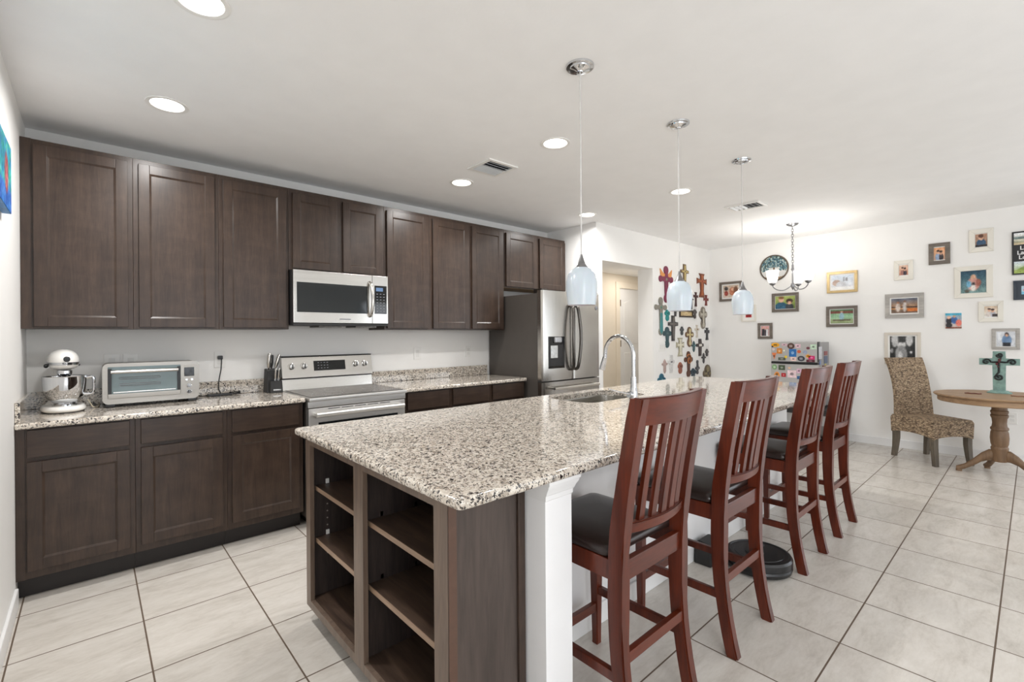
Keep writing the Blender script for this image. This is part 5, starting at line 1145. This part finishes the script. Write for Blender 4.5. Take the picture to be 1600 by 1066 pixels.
for lab, l_, t_, r_, b_, rgb, kd in MAG:
    ya, yb_ = px_y(l_), px_y(r_); za, zb_ = px_zl((l_+r_)/2, t_), px_zl((l_+r_)/2, b_)
    if (za+zb_)/2 > 0.957 and zb_ < 0.986: zb_ = 0.986
    t = thing('fridge_magnet', lab, 'magnet', (FX, (ya+yb_)/2, (za+zb_)/2), 'magnets on the mini fridge')
    MB().prism(mag_poly(kd, abs(ya-yb_), abs(za-zb_)), (FX-0.0004, (ya+yb_)/2, (za+zb_)/2), (0, -1, 0), (0, 0, 1), (-0.004, 0, 0), 0.001).build('magnet_face', colm(rgb, 0.4), t)
    if abs(ya-yb_) > 0.05:
        q = tuple(min(255, int(c_*0.55+110)) for c_ in rgb) if sum(rgb) < 420 else tuple(int(c_*0.6) for c_ in rgb)
        MB().prism(mag_poly('e' if kd in 'rst' else 'r', abs(ya-yb_)*0.42, abs(za-zb_)*0.4), (FX-0.0044, (ya+yb_)/2, (za+zb_)/2), (0, -1, 0), (0, 0, 1), (-0.0012, 0, 0)).build('printed_motif', colm(q, 0.4), t)
SIDE = [('white card magnet on the side of the mini fridge', 6.87, 1.10, 0.13, 0.15, (206, 206, 212)), ('red patterned magnet on the side of the mini fridge', 7.1, 1.09, 0.13, 0.05, (140, 60, 60)),
        ('denim blue cloth-like magnet on the side of the mini fridge', 7.1, 1.01, 0.14, 0.09, (84, 100, 130)), ('blue and white box magnet near the front edge of the fridge side', 6.87, 0.985, 0.05, 0.05, (120, 140, 190)), ('small yellow magnet low on the side of the mini fridge', 7.08, 0.945, 0.05, 0.03, (206, 190, 70))]
for lab, x, z, w_, h_, rgb in SIDE:
    t = thing('fridge_magnet', lab, 'magnet', (x, FY0, z), 'magnets on the mini fridge')
    MB().prism(mag_poly('r', w_, h_), (x, FY0-0.0004, z), (1, 0, 0), (0, 0, 1), (0, -0.004, 0), 0.001).build('magnet_face', colm(rgb, 0.4), t)

# ------------------------------------------------------------------ wicker chair
A_, B_, C_ = Vector((6.834, -2.995, 0)), Vector((6.554, -3.369, 0)), Vector((7.182, -3.219, 0))
cc = (B_+C_)/2; fdir = (B_-A_).normalized(); ang = math.atan2(fdir.y, fdir.x)+PI/2   # local -y is the front
t = thing('wicker_chair', 'woven wicker dining chair with grey legs beside the oak table', 'chair', (cc.x, cc.y, 0), rz=ang, local=True)
hw, hd = 0.215, 0.235
def skirt(z0, z1, arch):
    """Seat block whose lower edge arches between the legs."""
    b = MB(); n = 10; bt = []; tp = []; 
    side = [(-hw, -hd), (hw, -hd), (hw, hd), (-hw, hd)]
    lo, hi = [], []
    for k in range(4):
        p_, q_ = side[k], side[(k+1) % 4]
        for i in range(n):
            s_ = i/n; x = p_[0]+(q_[0]-p_[0])*s_; y = p_[1]+(q_[1]-p_[1])*s_
            lo.append((x, y, z0+arch*math.sin(PI*s_)**0.7)); hi.append((x, y))
    top2 = [(x*0.97, y*0.97, z1) for x, y in hi]; top1 = [(x*1.02, y*1.02, z1-0.03) for x, y in hi]
    top3 = [(x*0.8, y*0.8, z1+0.008) for x, y in hi]
    b.loft([lo, top1, top2, top3]); return b
skirt(0.265, 0.452, 0.03).build('seat', RATTAN, t, sharp=50)
rings = []
for k in range(15):
    z = 0.44+0.62*k/14; s_ = k/14; y = hd-0.05+0.02*s_+0.10*s_**2.6; tk = 0.045-0.01*s_
    ww = hw*(0.99-0.05*math.sin(PI*s_)+0.0*s_)
    rings.append([(-ww, y-tk/2, z), (-ww*0.5, y-tk/2+0.012, z), (0, y-tk/2+0.016, z), (ww*0.5, y-tk/2+0.012, z), (ww, y-tk/2, z), (ww, y+tk/2, z), (0, y+tk/2+0.014, z), (-ww, y+tk/2, z)])
b = MB(); b.loft(rings); b.build('backrest', RATTAN, t, sharp=50)
for sx in (-1, 1):
    for sy in (-1, 1):
        x, y = sx*(hw-0.03), sy*(hd-0.03)
        b = MB(); b.loft([[(x-e+ox, y-e+oy, z), (x+e+ox, y-e+oy, z), (x+e+ox, y+e+oy, z), (x-e+ox, y+e+oy, z)] for z, e, ox, oy in ((0, 0.019, sx*0.006, sy*0.022), (0.1, 0.021, 0, sy*0.01), (0.2, 0.024, 0, 0), (0.31, 0.025, 0, 0))])
        b.build('leg', GWD, t, sharp=50)

# ------------------------------------------------------------------ oak pedestal table
tx, ty = 6.62, -3.80
t = thing('pedestal_table', 'round worn oak pedestal table at the right edge', 'table', (tx, ty, 0))
MB().lathe([(0.0, 0.728), (0.442, 0.728), (0.452, 0.734), (0.456, 0.742), (0.45, 0.75), (0.0, 0.752)], (tx, ty, 0), 64, cap=False).build('tabletop', OAK, t, sharp=40)
MB().lathe([(0.0, 0.678), (0.42, 0.678), (0.426, 0.684), (0.426, 0.7275), (0.0, 0.7275)], (tx, ty, 0), 64, cap=False).build('apron', OAK, t, sharp=40)
MB().lathe([(0.0, 0.13), (0.0465, 0.13), (0.0546, 0.14), (0.0558, 0.235), (0.0595, 0.245), (0.0595, 0.262), (0.0533, 0.272), (0.0608, 0.3), (0.0645, 0.35), (0.0608, 0.4), (0.0546, 0.422), (0.062, 0.43), (0.062, 0.445), (0.0521, 0.458), (0.0484, 0.49), (0.0521, 0.53), (0.0608, 0.552), (0.0608, 0.565), (0.0546, 0.572), (0.0608, 0.59), (0.0608, 0.603), (0.0533, 0.61), (0.0533, 0.679)], (tx, ty, 0), 36, cap=False).build('pedestal', OAKV, t, sharp=40)
for a in (100, 262, 20):
    a = math.radians(a); d_ = Vector((math.cos(a), math.sin(a), 0)); s_ = Vector((-d_.y, d_.x, 0)); rings = []
    for r_, z, h_, w_ in ((0.03, 0.185, 0.085, 0.028), (0.07, 0.185, 0.085, 0.028), (0.12, 0.155, 0.07, 0.027), (0.18, 0.095, 0.055, 0.025), (0.235, 0.05, 0.042, 0.024), (0.275, 0.03, 0.04, 0.025), (0.295, 0.026, 0.034, 0.024)):
        c_ = Vector((tx, ty, z)) + d_*r_
        rings.append([tuple(c_ + s_*w_*math.cos(2*PI*k/14) + Vector((0, 0, 1))*h_*0.62*math.sin(2*PI*k/14)) for k in range(14)])
    b = MB(); b.loft(rings); f_ = b.build('foot', OAKV, t, sharp=50)
    c_ = Vector((tx, ty, 0)) + d_*0.275; MB().lathe([(0.022, 0), (0.023, 0.012), (0.02, 0.02)], tuple(c_), 16).build('foot_pad', OAKV, f_)
t = thing('table_cross', 'turquoise cross with dark scrollwork standing on the oak table', 'cross', (6.80, -3.795, 0.752))
ox, oy, oz = 6.80, -3.795, 0.752; turq = plain('turquoise_weathered_paint', (126, 156, 148), 0.55, var=0.25, vscale=26, bump=0.2); dkm = plain('dark_iron', (34, 38, 36), 0.4, 0.4); redm = plain('dark_red_rose', (92, 30, 34), 0.5)
MB().prism(cross_outline(0.27, 0.385, 0.285, 0.085, 0.062, 'plain'), (ox, oy, oz+0.015), (0, -1, 0), (0, 0, 1), (-0.022, 0, 0), 0.003).build('cross_body', turq, t, sharp=25)
MB().loft([oval(0.05, 0.08, 0.08, z, 28) for z in (0.0,)] and [[(ox-0.012+x*k_, oy+y*k_, oz+z) for x, y, _ in oval(0.055, 0.085, 0.085, 0, 28)] for z, k_ in ((0, 1), (0.008, 1), (0.018, 0.8), (0.026, 0.7))]).build('stand', turq, t)
def spiral(c_, r0, turns, s_=1, a0=0, up_=1):
    return [(ox-0.027, c_[0]-s_*r0*(1-k/26)*math.cos(a0+turns*2*PI*k/24), c_[1]+up_*r0*(1-k/26)*math.sin(a0+turns*2*PI*k/24)) for k in range(25)]
zc_ = oz+0.3
for s_ in (1, -1):
    q = [(ox-0.027, oy, zc_), (ox-0.027, oy-s_*0.04, zc_-0.004)] + spiral((oy-s_*0.085, zc_-0.002), 0.03, 1.3, -s_, PI*0.0, 1)
    MB().tube(q, 0.0075, 8).build('scroll', dkm, t)
MB().tube([(ox-0.027, oy, zc_), (ox-0.027, oy+0.002, zc_-0.1)] + spiral((oy-0.0, zc_-0.145), 0.03, 1.3, -1, 0, -1), 0.0075, 8).build('scroll', dkm, t)
MB().tube([(ox-0.027, oy, zc_), (ox-0.027, oy-0.012, zc_+0.04)] + spiral((oy-0.004, zc_+0.066), 0.024, 1.3, 1, PI, 1), 0.0075, 8).build('scroll', dkm, t)
for q in ((0, 0, .012), (0.014, -.02, .01), (-.004, .02, .011), (.004, -.045, .009)): MB().sphere((ox-0.028, oy+q[0], zc_+q[1]), 0.007, q[2], q[2]*1.2).build('rose', redm, t)
for yy, lab, rgb in ((-3.63, 'short strand of dark brown beads lying on the oak table', (112, 62, 50)), (-3.93, 'strand of tan beads on the oak table, right of the turquoise cross', (150, 110, 84))):
    m = MB(); pts = [(6.55+0.01*math.sin(k*1.3), yy+0.052-0.0105*k, 0.757) for k in range(11)]
    for p_ in pts: m.sphere(p_, 0.0062, nu=10, nv=6)
    m.tube(pts, 0.0015, 5); solo(m, 'bead_strand', colm(rgb, 0.35), lab, 'beads', origin=(6.55, yy, 0.752))
